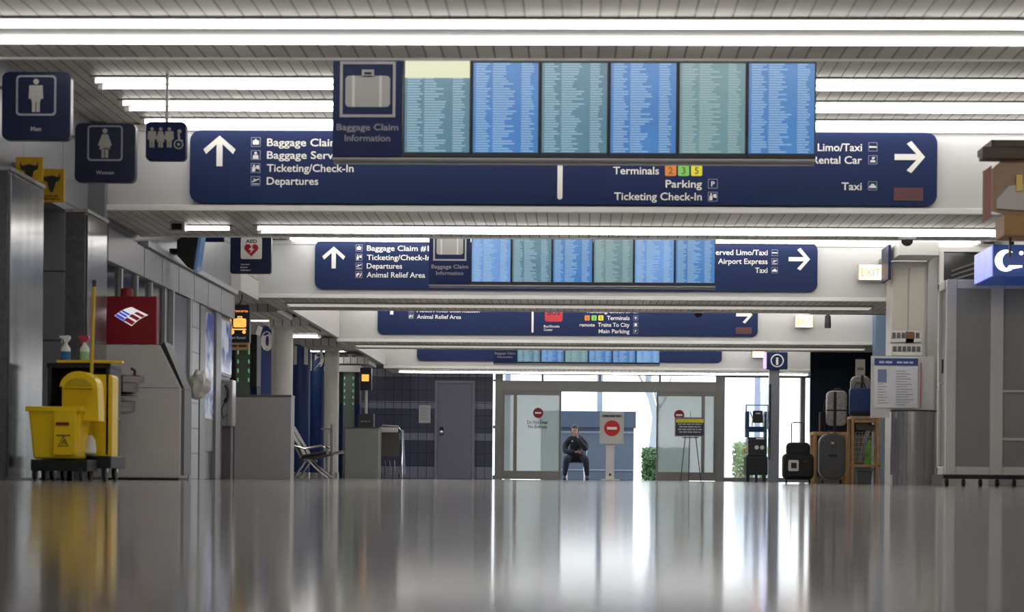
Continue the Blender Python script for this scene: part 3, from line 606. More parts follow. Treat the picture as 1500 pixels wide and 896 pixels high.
# restroom signs
sign_dk = mat('restroom_navy', (.004, .010, .045), .35)
def man(q, cx, z, h, y, woman=False):
    q.disc(cx, z+h*.91, h*.085, y-.005, y, n=14)
    if woman: q.prism([(cx-h*.10, z+h*.80), (cx+h*.10, z+h*.80), (cx+h*.24, z+h*.42), (cx+h*.17, z+h*.40), (cx+h*.19, z+h*.28), (cx-h*.19, z+h*.28), (cx-h*.17, z+h*.40), (cx-h*.24, z+h*.42)], y-.005, y)
    else: q.prism([(cx-h*.2, z+h*.80), (cx+h*.2, z+h*.80), (cx+h*.22, z+h*.40), (cx+h*.14, z+h*.40), (cx+h*.13, z+h*.3), (cx-h*.13, z+h*.3), (cx-h*.14, z+h*.40), (cx-h*.22, z+h*.40)], y-.005, y)
    for s in (-1, 1): q.box(cx+s*h*.065-h*.05, cx+s*h*.065+h*.05, y-.005, y, z, z+h*.32)
def hang_sign(name, lab, Y, px0, px1, py0, py1, r=.05):
    x0, x1 = ax(px0, Y, py1), ax(px1, Y, py1); z0, z1 = at((px0+px1)/2, py1, Y).z, at((px0+px1)/2, py0, Y).z
    t = thing(name, lab, 'sign', ((x0+x1)/2, Y, z0)); MB().rrect(x0, x1, z0, z1, r, Y, Y+.08).build('panel', sign_dk, t, bevel=.006)
    return t, x0, x1, z0, z1
for nm, lb, Y, a, b, c, d, wm, tx in (('restroom_sign', 'navy square restroom sign reading Men with man symbol', 14.4, 2, 103, 105, 205, 0, 'Men'), ('restroom_sign', 'navy square restroom sign reading Women with woman symbol', 16.3, 109, 198, 180, 267, 1, 'Women')):
    t, x0, x1, z0, z1 = hang_sign(nm, lb, Y, a, b, c, d); cx = (x0+x1)/2; W_ = x1-x0
    q = MB(); fr = MB()
    man(q, cx, z0+W_*.40, W_*.48, Y-.004, wm); q.build('pictogram', mat('picto_white', (.48, .46, .43), .5), t); MB().text(tx, cx, z0+W_*.13, W_*.065, Y, 'C').build('lettering', MATS['picto_white'], t)
    fz0, fz1, fh = z0+W_*.35, z0+W_*.93, W_*.29
    for k_ in range(1): 
        pts = []
    o_ = MB().rrect(cx-fh, cx+fh, fz0, fz1, .03, Y-.004, Y).build('frame_outline', mat('outline_grey', (.35, .36, .42), .5), t)
    MB().rrect(cx-fh+.014, cx+fh-.014, fz0+.014, fz1-.014, .02, Y-.0046, Y-.0041).build('inner_field', sign_dk, t)
    B(XL, x0, Y+.03, Y+.05, z1-.12, z1-.10).build('wall_bracket', alu_m, t)
    t.location.y += 0
t, x0, x1, z0, z1 = hang_sign('family_restroom_sign', 'small blue family restroom sign with four figures on white ceiling pole', 16.2, 213, 272, 178, 235, .04); W_ = x1-x0
for ch in t.children:
    ch.data.materials[0] = blue_m
q = MB()
for i in range(3):
    q = MB(); man(q, x0+W_*(.16+.215*i), z0+W_*.32, W_*.50, 16.2, i == 1); q.build('figure', MATS['picto_white'], t)
q = MB()
q.disc(x0+W_*.84, z0+W_*.72, W_*.05, 16.195, 16.2, n=12); q.tube([(x0+W_*.82, 16.197, z0+W_*.66), (x0+W_*.84, 16.197, z0+W_*.5), (x0+W_*.92, 16.197, z0+W_*.48)], .010, 6)
ring = [(x0+W_*.82+.035*math.cos(a*.3), 16.197, z0+W_*.40+.035*math.sin(a*.3)) for a in range(21)]; q.tube(ring, .006, 5, True); q.disc(x0+W_*.82, z0+W_*.40, .012, 16.195, 16.2, n=10)
q.build('wheelchair_figure', MATS['picto_white'], t)
xc = (x0+x1)/2; MB().tube([(xc, 16.24, z1-.01), (xc, 16.24, 3.0), (xc, 16.24, ZC-.001)], .014, 10).build('pole', white_p, t)
# AED sign
Y = 23.0; t, x0, x1, z0, z1 = hang_sign('defibrillator_sign', 'navy AED sign with red heart hanging behind the nearest sign beam', Y, 337, 397, 343, 400.5, .03)
q = MB(); xm = (x0+x1)/2; q.tube([(xm, Y+.04, z1), (xm, Y+.04, ZC-.002)], .012, 8); q.build('pole', alu_m, t)
MB().rrect(ax(351, Y), ax(382, Y), az(378, Y, 366)-.01, az(346.5, Y, 366)-.01, .02, Y-.005, Y).build('white_field', white_m, t)
cx = (ax(351, Y)+ax(382, Y))/2; zc = az(364, Y, 366)-.01
hp = []
for i in range(28):
    a = 2*math.pi*i/28; hp.append((cx+.0052*16*math.sin(a)**3, zc+.0052*(13*math.cos(a)-5*math.cos(2*a)-2*math.cos(3*a)-math.cos(4*a))))
MB().prism(hp, Y-.009, Y-.0055).build('red_heart', mat('heart_red', (.45, .01, .03), .5), t)
MB().prism([(cx+.02, zc+.05), (cx-.03, zc-.005), (cx, zc-.003), (cx-.015, zc-.05), (cx+.035, zc+.008), (cx+.006, zc+.008)], Y-.012, Y-.0095).build('lightning_bolt', white_m, t)
MB().text('AED', cx, zc+.076, .042, Y-.0052, 'C', .13, bold=.03).build('lettering', mat('aed_black', (.03, .03, .05), .5), t)
q = MB()
for i, s in enumerate(('Automatic', 'External', 'Defibrillator')): q.text(s, ax(351, Y), az(386.5+i*4.3, Y, 366)-.012, .018, Y, 'L')
q.build('small_lettering', white_m, t)

# EXIT signs on the beams
exit_m = mat('exit_glow', (.9, .8, .6), .4, emis=(1, .80, .52), es=1.5)
for Y, a, b, c, d, lb in ((27.45, 1257, 1293, 387.5, 411, 'lit warm white EXIT box on the second sign beam, largest of the three'), (36.35, 1164.5, 1190.5, 461.5, 480, 'lit warm white EXIT box on the third sign beam'), (45.25, 1102, 1120, 512.5, 524, 'small lit warm EXIT box beside the round information sign')):
    x0, x1 = ax(a, Y, c), ax(b, Y, c); z0, z1 = at((a+b)/2, d, Y).z, at((a+b)/2, c, Y).z; t = thing('exit_sign', lb, 'exit sign', ((x0+x1)/2, Y, z0), 'lit exit boxes')
    B(x0, x1, Y-.05, Y+.10, z0, z1).build('case', mat('exit_case', (.7, .62, .5), .4), t, bevel=.004); B(x0+.012, x1-.012, Y-.056, Y-.0505, z0+.012, z1-.012).build('light_face', exit_m, t)
    MB().text('EXIT', (x0+x1)/2, z0+(z1-z0)*.25, (z1-z0)*.5, Y-.0565, 'C', (x1-x0)*.78).build('lettering', mat('exit_red', (.7, .1, .03), .5, emis=(1, .35, .12), es=.9), t)
    B((x0+x1)/2-.03, (x0+x1)/2+.03, Y+.10, Y+.149, z0+.03, z1-.03).build('bracket', alu_m, t)
t = thing('track_spotlight', 'black spotlight hanging from a dark track under the second sign beam', 'spotlight', (ax(1212, 30.2), 30.2, 2.5))
Yt = 35.6; B(ax(1186, Yt), ax(1296, Yt), Yt, Yt+.05, az(460.5, Yt, 1240), az(459, Yt, 1240)).build('track', black_m, t)
MB().lathe([(.055, -.24), (.06, -.2), (.05, -.02), (.02, 0)], (ax(1212, Yt), Yt+.02, az(460.5, Yt, 1212))).build('lamp_head', black_m, t, smooth=True)
q = MB(); 
for p_ in (1195, 1288): q.tube([(ax(p_, Yt), Yt+.025, az(459.5, Yt, 1240)), (ax(p_, Yt), Yt+.025, ZC-.003)], .006, 6)
q.build('hanger', black_m, t)

# information sign on the post
Yp = 44.6; x0, x1 = ax(1127, Yp), ax(1142, Yp)
pp = struct(B(x0, x1, Yp, Yp+.22, 0, ZC-.002).build('trim_33', mat('post_blue_grey', (.20, .21, .25), .35), bevel=.01)); BASE[pp] = Vector((0, 0, 0))
B(x0-.01, x0+.04, Yp-.02, Yp-.001, .5, 2.2).build('edge_strip', chrome_m, pp)
t = thing('information_sign', 'blue information sign with white circled i on the far post', 'sign', ((x0+x1)/2, Yp-.1, az(537, Yp, 1137)))
a, b = ax(1122, Yp), ax(1152.5, Yp); z0, z1 = az(539, Yp), az(514, Yp)
B(a, b, Yp-.14, Yp-.005, z0, z1).build('panel', blue_m, t, bevel=.004)
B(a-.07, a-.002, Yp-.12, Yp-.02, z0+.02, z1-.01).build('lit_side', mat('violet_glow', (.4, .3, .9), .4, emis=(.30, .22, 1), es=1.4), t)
cx, cz = (a+b)/2, (z0+z1)/2; q = MB(); q.tube([(cx+.135*math.cos(k_*.3), Yp-.145, cz+.135*math.sin(k_*.3)) for k_ in range(21)], .014, 6, True)
q.text('i', cx, cz-.085, .17, Yp-.141, 'C', .06, bold=.03); q.build('symbol', white_m, t)

# ================================================================== LEFT SIDE OBJECTS
# yellow caution flag signs
Yc = 16.6
for i, (a, b, c, d, yy_, lb) in enumerate(((23, 63, 230, 264, 15.9, 'yellow sign with black bull head shape, left and higher of the two'), (57.5, 94, 247, 296, 16.65, 'yellow sign with black bull head shape and text, right and lower of the two'))):
    x0, x1, z0, z1 = ax(a, yy_, c), ax(b, yy_, c), at(a, d, yy_).z, at(a, c, yy_).z
    t = thing('yellow_sign', lb, 'sign', ((x0+x1)/2, yy_, z0)); B(x0, x1, yy_, yy_+.03, z0, z1).build('plate', mat('sign_yellow', (.62, .36, .012), .5), t, bevel=.003)
    cx, cz = (x0+x1)/2, z1-.105; s = .075
    MB().prism([(cx+u*s, cz+v_*s) for u, v_ in ((-1.0, .9), (-.75, .45), (0, .65), (.75, .45), (1.0, .9), (.95, .1), (.5, -.1), (.3, -.9), (.12, -1.25), (-.12, -1.25), (-.3, -.9), (-.5, -.1), (-.95, .1))], yy_-.005, yy_-.0005).build('black_symbol', black_m, t)
    q = MB()
    if i: dashes(q, cx-.07, cx+.07, z0+.045, .014, yy_, 3); dashes(q, cx-.065, cx+.065, z0+.02, .014, yy_, 5)
    else: q.box(cx-.05, cx+.05, yy_-.003, yy_-.0005, z0+.01, z0+.014)
    q.build('small_print', mat('brown_print', (.2, .1, .01), .6), t)
    B(XL+.001, x0, yy_+.005, yy_+.02, z0+.04, z1-.04).build('wall_bracket', alu_m, t)
# drinking fountain on the second pier
Yd = 18.1; t = thing('drinking_fountain', 'stainless two tier drinking fountain on the wall pier before the cash machine', 'fountain', (-4.2, Yd, .72))
steel = brushed('fountain_steel', (.42, .41, .42), .18, 1, (4, 4, 40))
za = az(560, 18.1, 170)
MB().lathe([(.10, -.13), (.14, -.11), (.15, -.03), (.19, -.02), (.20, .03), (.17, .045), (.05, .03)], (-4.18, Yd, za+.02), 28).build('upper_bowl', steel, t, smooth=True)
MB().lathe([(.08, -.16), (.13, -.14), (.14, -.05), (.17, -.04), (.18, .0), (.15, .012), (.05, 0)], (-4.20, Yd, za-.13), 28).build('lower_bowl', steel, t, smooth=True)
B(-4.398, -4.3, Yd-.12, Yd+.12, za-.30, za+.06).build('back_box', steel, t, bevel=.01)
MB().tube([(-4.07, Yd, za+.05), (-4.07, Yd, za+.11), (-4.10, Yd-.02, za+.13)], .015, 8).build('spout', black_m, t, smooth=True)

# cash machine seen from its side
Ya0, Ya1 = 18.95, 19.35
X0, X1 = ax(150, Ya0), ax(265, Ya0)
def zz(py, px=200): return at(px, py, Ya0).z
t = thing('cash_machine', 'pale grey cash machine with red topper standing beside the left wall', 'cash machine', ((X0+X1)/2, Ya0+.4, 0))
xs = ax(229, Ya0)
MB().prism([(X0, 0.02), (X1, 0.02), (X1, zz(568, 260)), (xs+.03, zz(505)), (X0, zz(505))], Ya0, Ya1).build('body', mat('atm_grey', (.58, .55, .53), .4), t, bevel=.012)
MB().prism([(X1+.001, zz(568, 260)), (X1+.03, zz(568, 260)-.01), (xs+.07, zz(500)), (xs+.032, zz(505))], Ya0+.02, Ya1-.02).build('control_face', black_m, t)
B(X1+.001, X1+.03, Ya0+.03, Ya1-.03, .05, zz(568, 260)-.015).build('front_panel', mat('atm_dark', (.14, .14, .145), .4), t)
B(X0+.0, X1-.02, Ya0+.02, Ya1-.02, 0, .02).build('plinth', black_m, t)
q = B(X0+.02, X1-.02, Ya0-.002, Ya0, zz(568, 260)-.003, zz(568, 260)+.003); q.build('panel_seam', mat('seam', (.12, .12, .12), .6), t)
B(X0, ax(227, Ya0), Ya0+.05, Ya0+.17, zz(503), zz(433)).build('red_topper', red_m, t, bevel=.008)
MB().lathe([(.06, 0), (.06, .07), (.05, .08)], (ax(181, Ya0), Ya0+.11, zz(433))).build('topper_cap', red_m, t, smooth=True)
# flag mark: slanted stripes, blue part and red part with white gaps
cx, cz = ax(190, Ya0), zz(463); yq = Ya0+.048; u = .165
def stripe(mb, a0, a1, k0, k1):
    """bands of a waving flag shape; k = 0..1 across the bands"""
    def P(a, k_):
        return (cx+(-1+2*a)*u*.80+(.5-k_)*u*.42-.0*a, cz+(.5-k_)*u*.70*(-1)*(-1)+math.sin(a*3.1)*u*.36-(.10+.0*a)-u*(-.46)-a*u*.30)
    pts = [P(a0+(a1-a0)*i/5, k0) for i in range(6)]+[P(a1-(a1-a0)*i/5, k1) for i in range(6)]; mb.prism(pts, yq-.006, yq)
wq, bq, rq = MB(), MB(), MB()
def stripe2(mb, a0, a1, k0, k1, d=0):
    # diamond-like flag: edges (left tip, top, right tip, bottom)
    Lp, Tp, Rp, Bp = Vector((-1, .05)), Vector((.02, .62)), Vector((1, .10)), Vector((.02, -.62))
    def P(a, k_):
        p = Lp*(1-a)*(1-k_)+Tp*a*(1-k_)+Rp*a*k_+Bp*(1-a)*k_
        p = p + Vector((0, .10*math.sin(math.pi*a)))
        return (cx+p.x*u, cz+p.y*u*.9)
    pts = [P(a0+(a1-a0)*i/5, k0) for i in range(6)]+[P(a1-(a1-a0)*i/5, k1) for i in range(6)]; mb.prism(pts, yq-.004-d, yq-d)
stripe2(wq, 0, 1, 0, 1)
for i in range(3): stripe2(bq, .03+.16*i+.02, .03+.16*i+.13, .02, .46, .0045)
stripe2(bq, .02, .09, .02, .6, .0045)
for i in range(3): stripe2(rq, .05+.33*i*.9, .05+.33*i*.9+.20, .50, .98, .0045)
wq.build('logo_white', mat('logo_white', (.85, .85, .88), .5, emis=(1, 1, 1), es=.35), t); bq.build('logo_blue', mat('logo_blue', (.03, .04, .42), .5, emis=(.1, .12, .8), es=.3), t); rq.build('logo_red', mat('logo_red', (.6, .02, .07), .5), t)

# mop bucket and cart with supplies
Yb = 15.4
def bx(p, Y=Yb): return ax(p, Y, 620)
def bz(p, px=90, Y=Yb): return at(px, p, Y).z
cart = thing('janitor_cart', 'black janitor cart with yellow upright shelf rim standing by the restroom entrance', 'cart', (bx(100), Yb+.5, 0))
q = MB(); q.box(bx(50), bx(152), Yb+.25, Yb+.75, .10, .20); q.box(bx(52), bx(148), Yb+.3, Yb+.7, bz(536), bz(528)); q.box(bx(52), bx(148), Yb+.3, Yb+.7, .48, .51)
q.box(bx(54), bx(60), Yb+.3, Yb+.7, .20, bz(530)); q.box(bx(140), bx(147), Yb+.3, Yb+.7, .20, bz(530)); q.box(bx(60), bx(140), Yb+.68, Yb+.7, .20, bz(530)); q.build('frame', black_m, cart, bevel=.01)
MB().box(bx(68), bx(166), Yb+.28, Yb+.34, bz(528), bz(524)).build('yellow_rim', yellow_m, cart, bevel=.004)
MB().rrect(bx(120), bx(151), .16, bz(545), .03, Yb+.30, Yb+.50).build('yellow_waste_bag', yellow_m, cart)
for sx in (62, 140):
    for sy in (.33, .67):
        w_ = MB().lathe([(.06, -.016), (.07, -.012), (.07, .012), (.06, .016)], (bx(sx), Yb+sy, .07), 18, Matrix.Rotation(math.pi/2, 3, 'Y')).build('caster', black_m, cart, smooth=True)
        B(bx(sx)-.02, bx(sx)+.02, Yb+sy-.02, Yb+sy+.02, .07, .14).build('fork', steel_m, w_)
bk = thing('mop_bucket', 'yellow mop bucket with upright wringer and caution mark, in front of the cart', 'mop bucket', (bx(90), Yb, 0))
x0, x1 = bx(49), bx(126); zb, zt = .17, bz(598)
def taper(mb, x0, x1, y0, y1, z0, z1, k):
    mb.add([(x0+k, y0+k, z0), (x1-k, y0+k, z0), (x1-k, y1-k, z0), (x0+k, y1-k, z0), (x0, y0, z1), (x1, y0, z1), (x1, y1, z1), (x0, y1, z1)], [(0, 1, 2, 3), (4, 5, 6, 7), (0, 1, 5, 4), (1, 2, 6, 5), (2, 3, 7, 6), (3, 0, 4, 7)]); return mb
taper(MB(), x0, x1, Yb-.17, Yb+.20, zb, zt, .035).build('tub', yellow_m, bk, bevel=.02, seg=3)
MB().box(x0-.015, x1+.015, Yb-.185, Yb-.165, zt-.03, zt+.01).box(x0-.015, x1+.015, Yb+.19, Yb+.21, zt-.03, zt+.01).box(x0-.015, x0+.005, Yb-.165, Yb+.19, zt-.03, zt+.01).box(x1-.005, x1+.015, Yb-.165, Yb+.19, zt-.03, zt+.01).build('rim', yellow_m, bk, bevel=.006)
MB().rrect(bx(88), bx(120), .20, zt-.02, .02, Yb-.20, Yb-.16).build('wringer_front', yellow_m, bk, bevel=.006)
pts = [(bx(94), zt), (bx(94), bz(565))]+[(bx(120)+(bx(150)-bx(94))*.5*math.cos(a)-.01, bz(568)+.13*math.sin(a)) for a in [math.pi*(1-k_/10) for k_ in range(11)]]+[(bx(148), zt-.1), (bx(120), zt-.1)]
MB().prism(pts, Yb-.08, Yb+.12).build('wringer', yellow_m, bk, bevel=.015, seg=3)
pts2 = [(bx(121)+(p_[0]-bx(121))*.78, bz(580)+(p_[1]-bz(580))*.72) for p_ in pts[1:-2]]
MB().prism(pts2, Yb-.10, Yb-.082).build('wringer_panel', mat('yellow_plastic_deep', (.55, .36, .008), .4), bk, bevel=.008)
q = MB()
for i in range(6): q.box(bx(97), bx(142), Yb-.106, Yb-.101, bz(592)+i*.025, bz(592)+i*.025+.008)
q.build('wringer_ribs', yellow_m, bk)
MB().rrect(bx(91.5), bx(111), bz(624), bz(619), .01, Yb-.206, Yb-.2005).build('maker_label', mat('label_red', (.25, .015, .015), .5), bk)
q = MB(); tx, tz = bx(103), bz(647); q.tube([(tx-.04, Yb-.204, tz-.035), (tx+.04, Yb-.204, tz-.035), (tx, Yb-.204, tz+.04)], .004, 5, True); q.tube([(tx-.01, Yb-.204, tz-.02), (tx+.005, Yb-.204, tz+.012), (tx+.02, Yb-.204, tz-.02)], .004, 5); q.box(bx(92), bx(113), Yb-.204, Yb-.2005, bz(639), bz(637.5)); q.build('caution_mark', black_m, bk)
q = MB(); q.box(x0+.02, x1+.05, Yb-.15, Yb+.18, .075, .165); q.build('caster_frame', black_m, bk, bevel=.01)
for sx in (x0+.05, x1):
    for sy in (-.12, .15): MB().lathe([(.045, -.014), (.055, -.01), (.055, .01), (.045, .014)], (sx, Yb+sy, .056), 16, Matrix.Rotation(math.pi/2, 3, 'Y')).build('caster', black_m, bk, smooth=True)
mp = thing('mop', 'mop with yellow handle standing upright in the yellow bucket', 'mop', (bx(122), Yb+.14, .2))
MB().tube([(bx(123.5), Yb+.16, .25), (bx(127), Yb+.20, bz(416))], .014, 10).build('handle', mat('handle_yellow', (.62, .40, .02), .4), mp, smooth=True)
MB().tube([(bx(127), Yb+.20, bz(416)), (bx(127.2), Yb+.20, bz(406))], .016, 10).build('grip_end', black_m, mp)
MB().lathe([(.03, .0), (.06, .02), (.05, .12), (.02, .16)], (bx(123.5), Yb+.16, .2), 12).build('mop_head', white_p, mp, smooth=True)
bm_ = thing('broom', 'thin black broom handle standing at the left of the cart', 'broom', (bx(60), Yb+.5, 0))
MB().tube([(bx(62), Yb+.78, .1), (bx(63.5), Yb+.78, bz(478))], .011, 8).build('handle', black_m, bm_); MB().box(bx(54), bx(70), Yb+.76, Yb+.80, .0, .1).build('bristles', mat('bristle', (.06, .05, .04), .9), bm_)
def bottle(lab, px, liq, head):
    x = bx(px); z0 = bz(524)+.001; Y = Yb+.42; t = thing('spray_bottle', lab, 'spray bottle', (x, Y, z0))
    MB().lathe([(.030, 0), (.038, .008), (.038, .075)], (x, Y, z0), 18).build('liquid', mat('liq_'+head, liq, .2), t, smooth=True)
    MB().lathe([(.0385, .0755), (.037, .10), (.015, .135), (.014, .15)], (x, Y, z0), 18).build('body', mat('bottle_white', (.75, .76, .75), .3), t, smooth=True)
    hm = mat('trig_'+head, (.78, .78, .8) if head == 'w' else (.6, .05, .08), .4)
    MB().prism([(x-.05, z0+.185), (x-.05, z0+.20), (x+.03, z0+.205), (x+.042, z0+.185), (x+.018, z0+.15), (x-.016, z0+.15), (x-.016, z0+.178)], Y-.014, Y+.014).build('trigger_head', hm, t, bevel=.004)
    MB().tube([(x-.025, Y, z0+.18), (x-.035, Y, z0+.155), (x-.03, Y, z0+.14)], .005, 6).build('trigger', hm, t)
bottle('spray bottle with blue liquid and white head on the cart shelf', 75, (.05, .16, .42), 'w'); bottle('spray bottle with pale green liquid and red head on the cart shelf', 103.5, (.35, .62, .33), 'r')

# white plastic bag, telephones
Yg = 22.0; t = thing('white_plastic_bag', 'crumpled white plastic bag hanging on the wall past the cash machine', 'bag', (ax(290, Yg), Yg, 1.0))
bmm = bmesh.new(); bmesh.ops.create_icosphere(bmm, subdivisions=4, radius=1)
rx, rz = (ax(308, Yg)-ax(274, Yg))/2, (az(540, Yg)-az(582, Yg))/2; cx, cz = ax(291, Yg), az(564, Yg, 290); s = MB(); vs = []
from mathutils import noise
for v_ in bmm.verts:
    n_ = noise.noise(v_.co*2.3)*.28+noise.noise(v_.co*6)*.08; p = v_.co*(1+n_); k_ = 1-.25*max(0, p.z); vs.append((cx+p.x*rx*k_, Yg+p.y*.13, cz+p.z*rz))
s.add(vs, [tuple(q_.index for q_ in f_.verts) for f_ in bmm.faces]); bmm.free(); s.build('bag_body', mat('bag_white', (.66, .64, .58), .6), t, smooth=True)
MB().tube([(cx-.12, Yg, cz+.02), (cx-.22, Yg, cz+.0), (ax(262, Yg), Yg, cz-.03)], [.03, .02, .02], 8).build('knotted_end', MATS['bag_white'], t, smooth=True)
B(XL+.061, ax(264, Yg), Yg-.02, Yg+.02, cz-.06, cz).build('wall_hook', black_m, t)
Yh = 25.5; t = thing('pay_telephone', 'steel pay telephone enclosure with black handset at the wall end', 'telephone', (ax(330, Yh), Yh, 0))
hx0, hx1 = ax(318, Yh), ax(341, Yh)
B(hx0, hx1, Yh, Yh+.25, az(628, Yh), az(560, Yh)).build('enclosure', steel_m, t, bevel=.01)
B(hx0+.04, hx1-.03, Yh+.05, Yh+.25, 0, az(628, Yh)-.001).build('pedestal', mat('pedestal_dark', (.12, .11, .11), .4), t)
q = MB(); q.tube([(hx0+.12, Yh-.03, az(568, Yh)), (hx0+.15, Yh-.06, az(575, Yh)), (hx0+.15, Yh-.06, az(585, Yh)), (hx0+.11, Yh-.03, az(592, Yh))], [.024, .014, .014, .024], 8); q.build('handset', black_m, t, smooth=True)
MB().tube([(hx0+.11, Yh-.03, az(592, Yh)), (hx0+.06, Yh-.02, az(605, Yh)), (hx0+.09, Yh-.02, az(618, Yh)), (hx0+.14, Yh-.01, az(610, Yh))], .006, 6).build('cord', black_m, t)
B(hx0+.03, hx0+.1, Yh-.008, Yh-.001, az(600, Yh), az(566, Yh)).build('keypad_plate', mat('keypad', (.5, .5, .5), .4), t)

# hanging television, seen edge on
Yv = 21.8; t = thing('television', 'black wall television seen edge on with bluish screen under the beam', 'television', (ax(280, Yv), Yv, az(395, Yv)))
a, b = at(296, 352, Yv), at(288, 395, Yv)
MB().prism([(a.x-.03, a.z+.1), (a.x, a.z+.1), (b.x, b.z), (b.x-.03, b.z)], Yv-.0, Yv+.25).build('screen', mat('tv_face', (.12, .2, .34), .2, emis=(.12, .25, .5), es=.15), t)
MB().prism([(a.x-.10, a.z+.12), (a.x-.031, a.z+.11), (b.x-.031, b.z-.01), (b.x-.10, b.z+.03), (b.x-.22, b.z+.16), (b.x-.22, a.z)], Yv-.02, Yv+.24).build('case', black_m, t, bevel=.01)
B(XL+.061, b.x-.2, Yv+.05, Yv+.15, b.z+.18, b.z+.24).build('wall_arm', black_m, t)
t = thing('blue_header_sign', 'narrow dark blue sign edge above the television', 'sign', (ax(294, 22.9), 22.9, 2.5))
B(ax(252, 22.9), ax(326, 22.9), 22.9, 22.96, az(353.5, 22.9, 290), az(340, 22.9, 290)).build('panel', blue2_m, t)
q = MB()
for p_ in (262, 316): q.tube([(ax(p_, 22.9), 22.93, az(341, 22.9, 290)), (ax(p_, 22.9), 22.93, ZC-.002)], .01, 6)
q.build('hanger', alu_m, t)

# grey counters
def counter(lab, Y, a, b, top, dep, m):
    x0, x1 = ax(a, Y), ax(b, Y); zt = at(a, top, Y).z; t = thing('service_counter', lab, 'counter', ((x0+x1)/2, Y+dep/2, 0))
    B(x0+.005, x1-.005, Y+.01, Y+dep, .0, zt-.03).build('body', m, t, bevel=.004); B(x0, x1, Y, Y+dep+.01, zt-.03, zt).build('top', mat('counter_top', (.10, .095, .10), .3), t, bevel=.004)
    return t, x0, x1, zt
t, cx0, cx1, czt = counter('plain grey laminate counter standing left before the column numbered 11', 27.2, 343, 427, 577.5, .35, grey_lam)
lam2 = mat('pale_laminate', (.30, .31, .29), .4)
t, ex0, ex1, ezt = counter('far pale grey counter beside the stacked luggage carts', 41, 506, 555.5, 625, .6, lam2)
# cart vending machines: dark sides, green lit middle, pale cap
def vending(lab, Y, a, b, top, bot, sc):
    x0, x1 = ax(a, Y), ax(b, Y); z0 = 0; zt = at(a, top, Y).z; w_ = x1-x0; t = thing('cart_vending_machine', lab, 'vending machine', ((x0+x1)/2, Y+.2, 0))
    zl = at(a, bot, Y).z
    for u0, u1 in ((0, .25), (.78, 1)): B(x0+w_*u0, x0+w_*u1, Y, Y+.4, zl, zt-.14).build('side_column', black_m, t, bevel=.01)
    B(x0+w_*.25+.003, x0+w_*.78-.003, Y+.05, Y+.38, 0, zt-.14).build('middle_panel', mat('green_grey', (.16, .21, .165), .25), t)
    q = MB(); 
    for i in range(5):
        for u_ in (.3, .68): q.box(x0+w_*u_, x0+w_*(u_+.05), Y+.04, Y+.049, zt-.3-i*.14, zt-.24-i*.14)
    q.build('green_lamps', mat('green_glow', (.2, .6, .3), .4, emis=(.3, .9, .45), es=.18), t)
    MB().prism([(x0-.02, zt), (x1+.02, zt), (x1-.02, zt-.139), (x0+.02, zt-.139)], Y-.03, Y+.42).build('cap', white_p, t)
    for u0, u1 in ((0, .25), (.78, 1)): B(x0+w_*u0, x0+w_*u1, Y+.02, Y+.4, 0, zl-.002).build('blue_base', blue_m, t)
vending('cart vending machine with green middle behind the far pale counter', 43, 493.5, 527, 535, 592, 1)
vending('cart vending machine with green middle behind the near grey counter', 30, 334, 376, 476, 566, 1)
# cart rental signs
org = mat('rental_glow', (.8, .4, .05), .4, emis=(1, .50, .10), es=.65)
Yr = 26.6; t = thing('cart_rental_sign', 'black Cart Rental sign with glowing orange cart symbol above the grey counter', 'sign', (ax(348, Yr), Yr, az(502, Yr)))
x0, x1, z0, z1 = ax(330, Yr, 480), ax(365.5, Yr, 480), at(348, 501, Yr).z, at(348, 449.5, Yr).z; k_ = (x1-x0)/36; 
B(x0, x1, Yr, Yr+.12, z0, z1).build('case', mat('rental_navy', (.010, .014, .03), .35), t, bevel=.004)
q = MB(); q.tube([(x0+3*k_, Yr-.005, z1-13*k_), (x0+7*k_, Yr-.005, z1-14*k_), (x0+10*k_, Yr-.005, z1-33*k_), (x0+31*k_, Yr-.005, z1-33*k_)], .011, 6)
q.rrect(x0+12*k_, x0+31*k_, z1-30*k_, z1-17*k_, .02, Yr-.006, Yr-.0005); q.frame(x0+18*k_, x0+25*k_, z1-17*k_, z1-13.5*k_, 1.2*k_, Yr-.006, Yr-.0005)
q.disc(x0+10*k_, z1-37*k_, 3.6*k_, Yr-.006, Yr-.0005, n=14); q.disc(x0+28*k_, z1-37*k_, 2.6*k_, Yr-.006, Yr-.0005, n=14); q.build('cart_symbol', org, t)
MB().text('smartecarte', (x0+x1)/2, z1-7.5*k_, 4.2*k_, Yr-.001, 'C', 31*k_).build('orange_lettering', mat('rental_orange', (.75, .28, .08), .5, emis=(1, .4, .1), es=.5), t)
MB().text('Cart Rental', (x0+x1)/2, z1-47*k_, 4.0*k_, Yr-.001, 'C', 24*k_).build('lettering', white_m, t)
B(x0+.01, x1-.01, Yr+.01, Yr+.10, z0-.10, z0-.003).build('price_plate', mat('price_orange', (.42, .24, .07), .5), t)
q = MB(); dashes(q, x0+.04, x1-.04, z0-.065, .03, Yr+.0095, 2); q.build('price_lettering', mat('aed_black', (.03, .03, .05)), t)
MB().tube([((x0+x1)/2, Yr+.06, z1), ((x0+x1)/2+.05, Yr+.06, z1+.12), ((x0+x1)/2+.05, Yr+.06, 2.499)], .010, 6).build('hanger', black_m, t)
B((x0+x1)/2-.05, (x0+x1)/2+.15, Yr+.03, Yr+.09, z1+.0, z1+.03).build('mount', black_m, t)
Ys = 41.2; xq = ax(535.5, Ys); t = thing('cart_rental_sign', 'small black sign with orange square on a pole above the far counter', 'sign', (xq, Ys, ezt))
B(ax(524.5, Ys), ax(547.5, Ys), Ys, Ys+.3, ezt+.001, az(605.5, Ys, 535)).build('base_box', mat('box_dark', (.035, .04, .045), .4), t, bevel=.01)
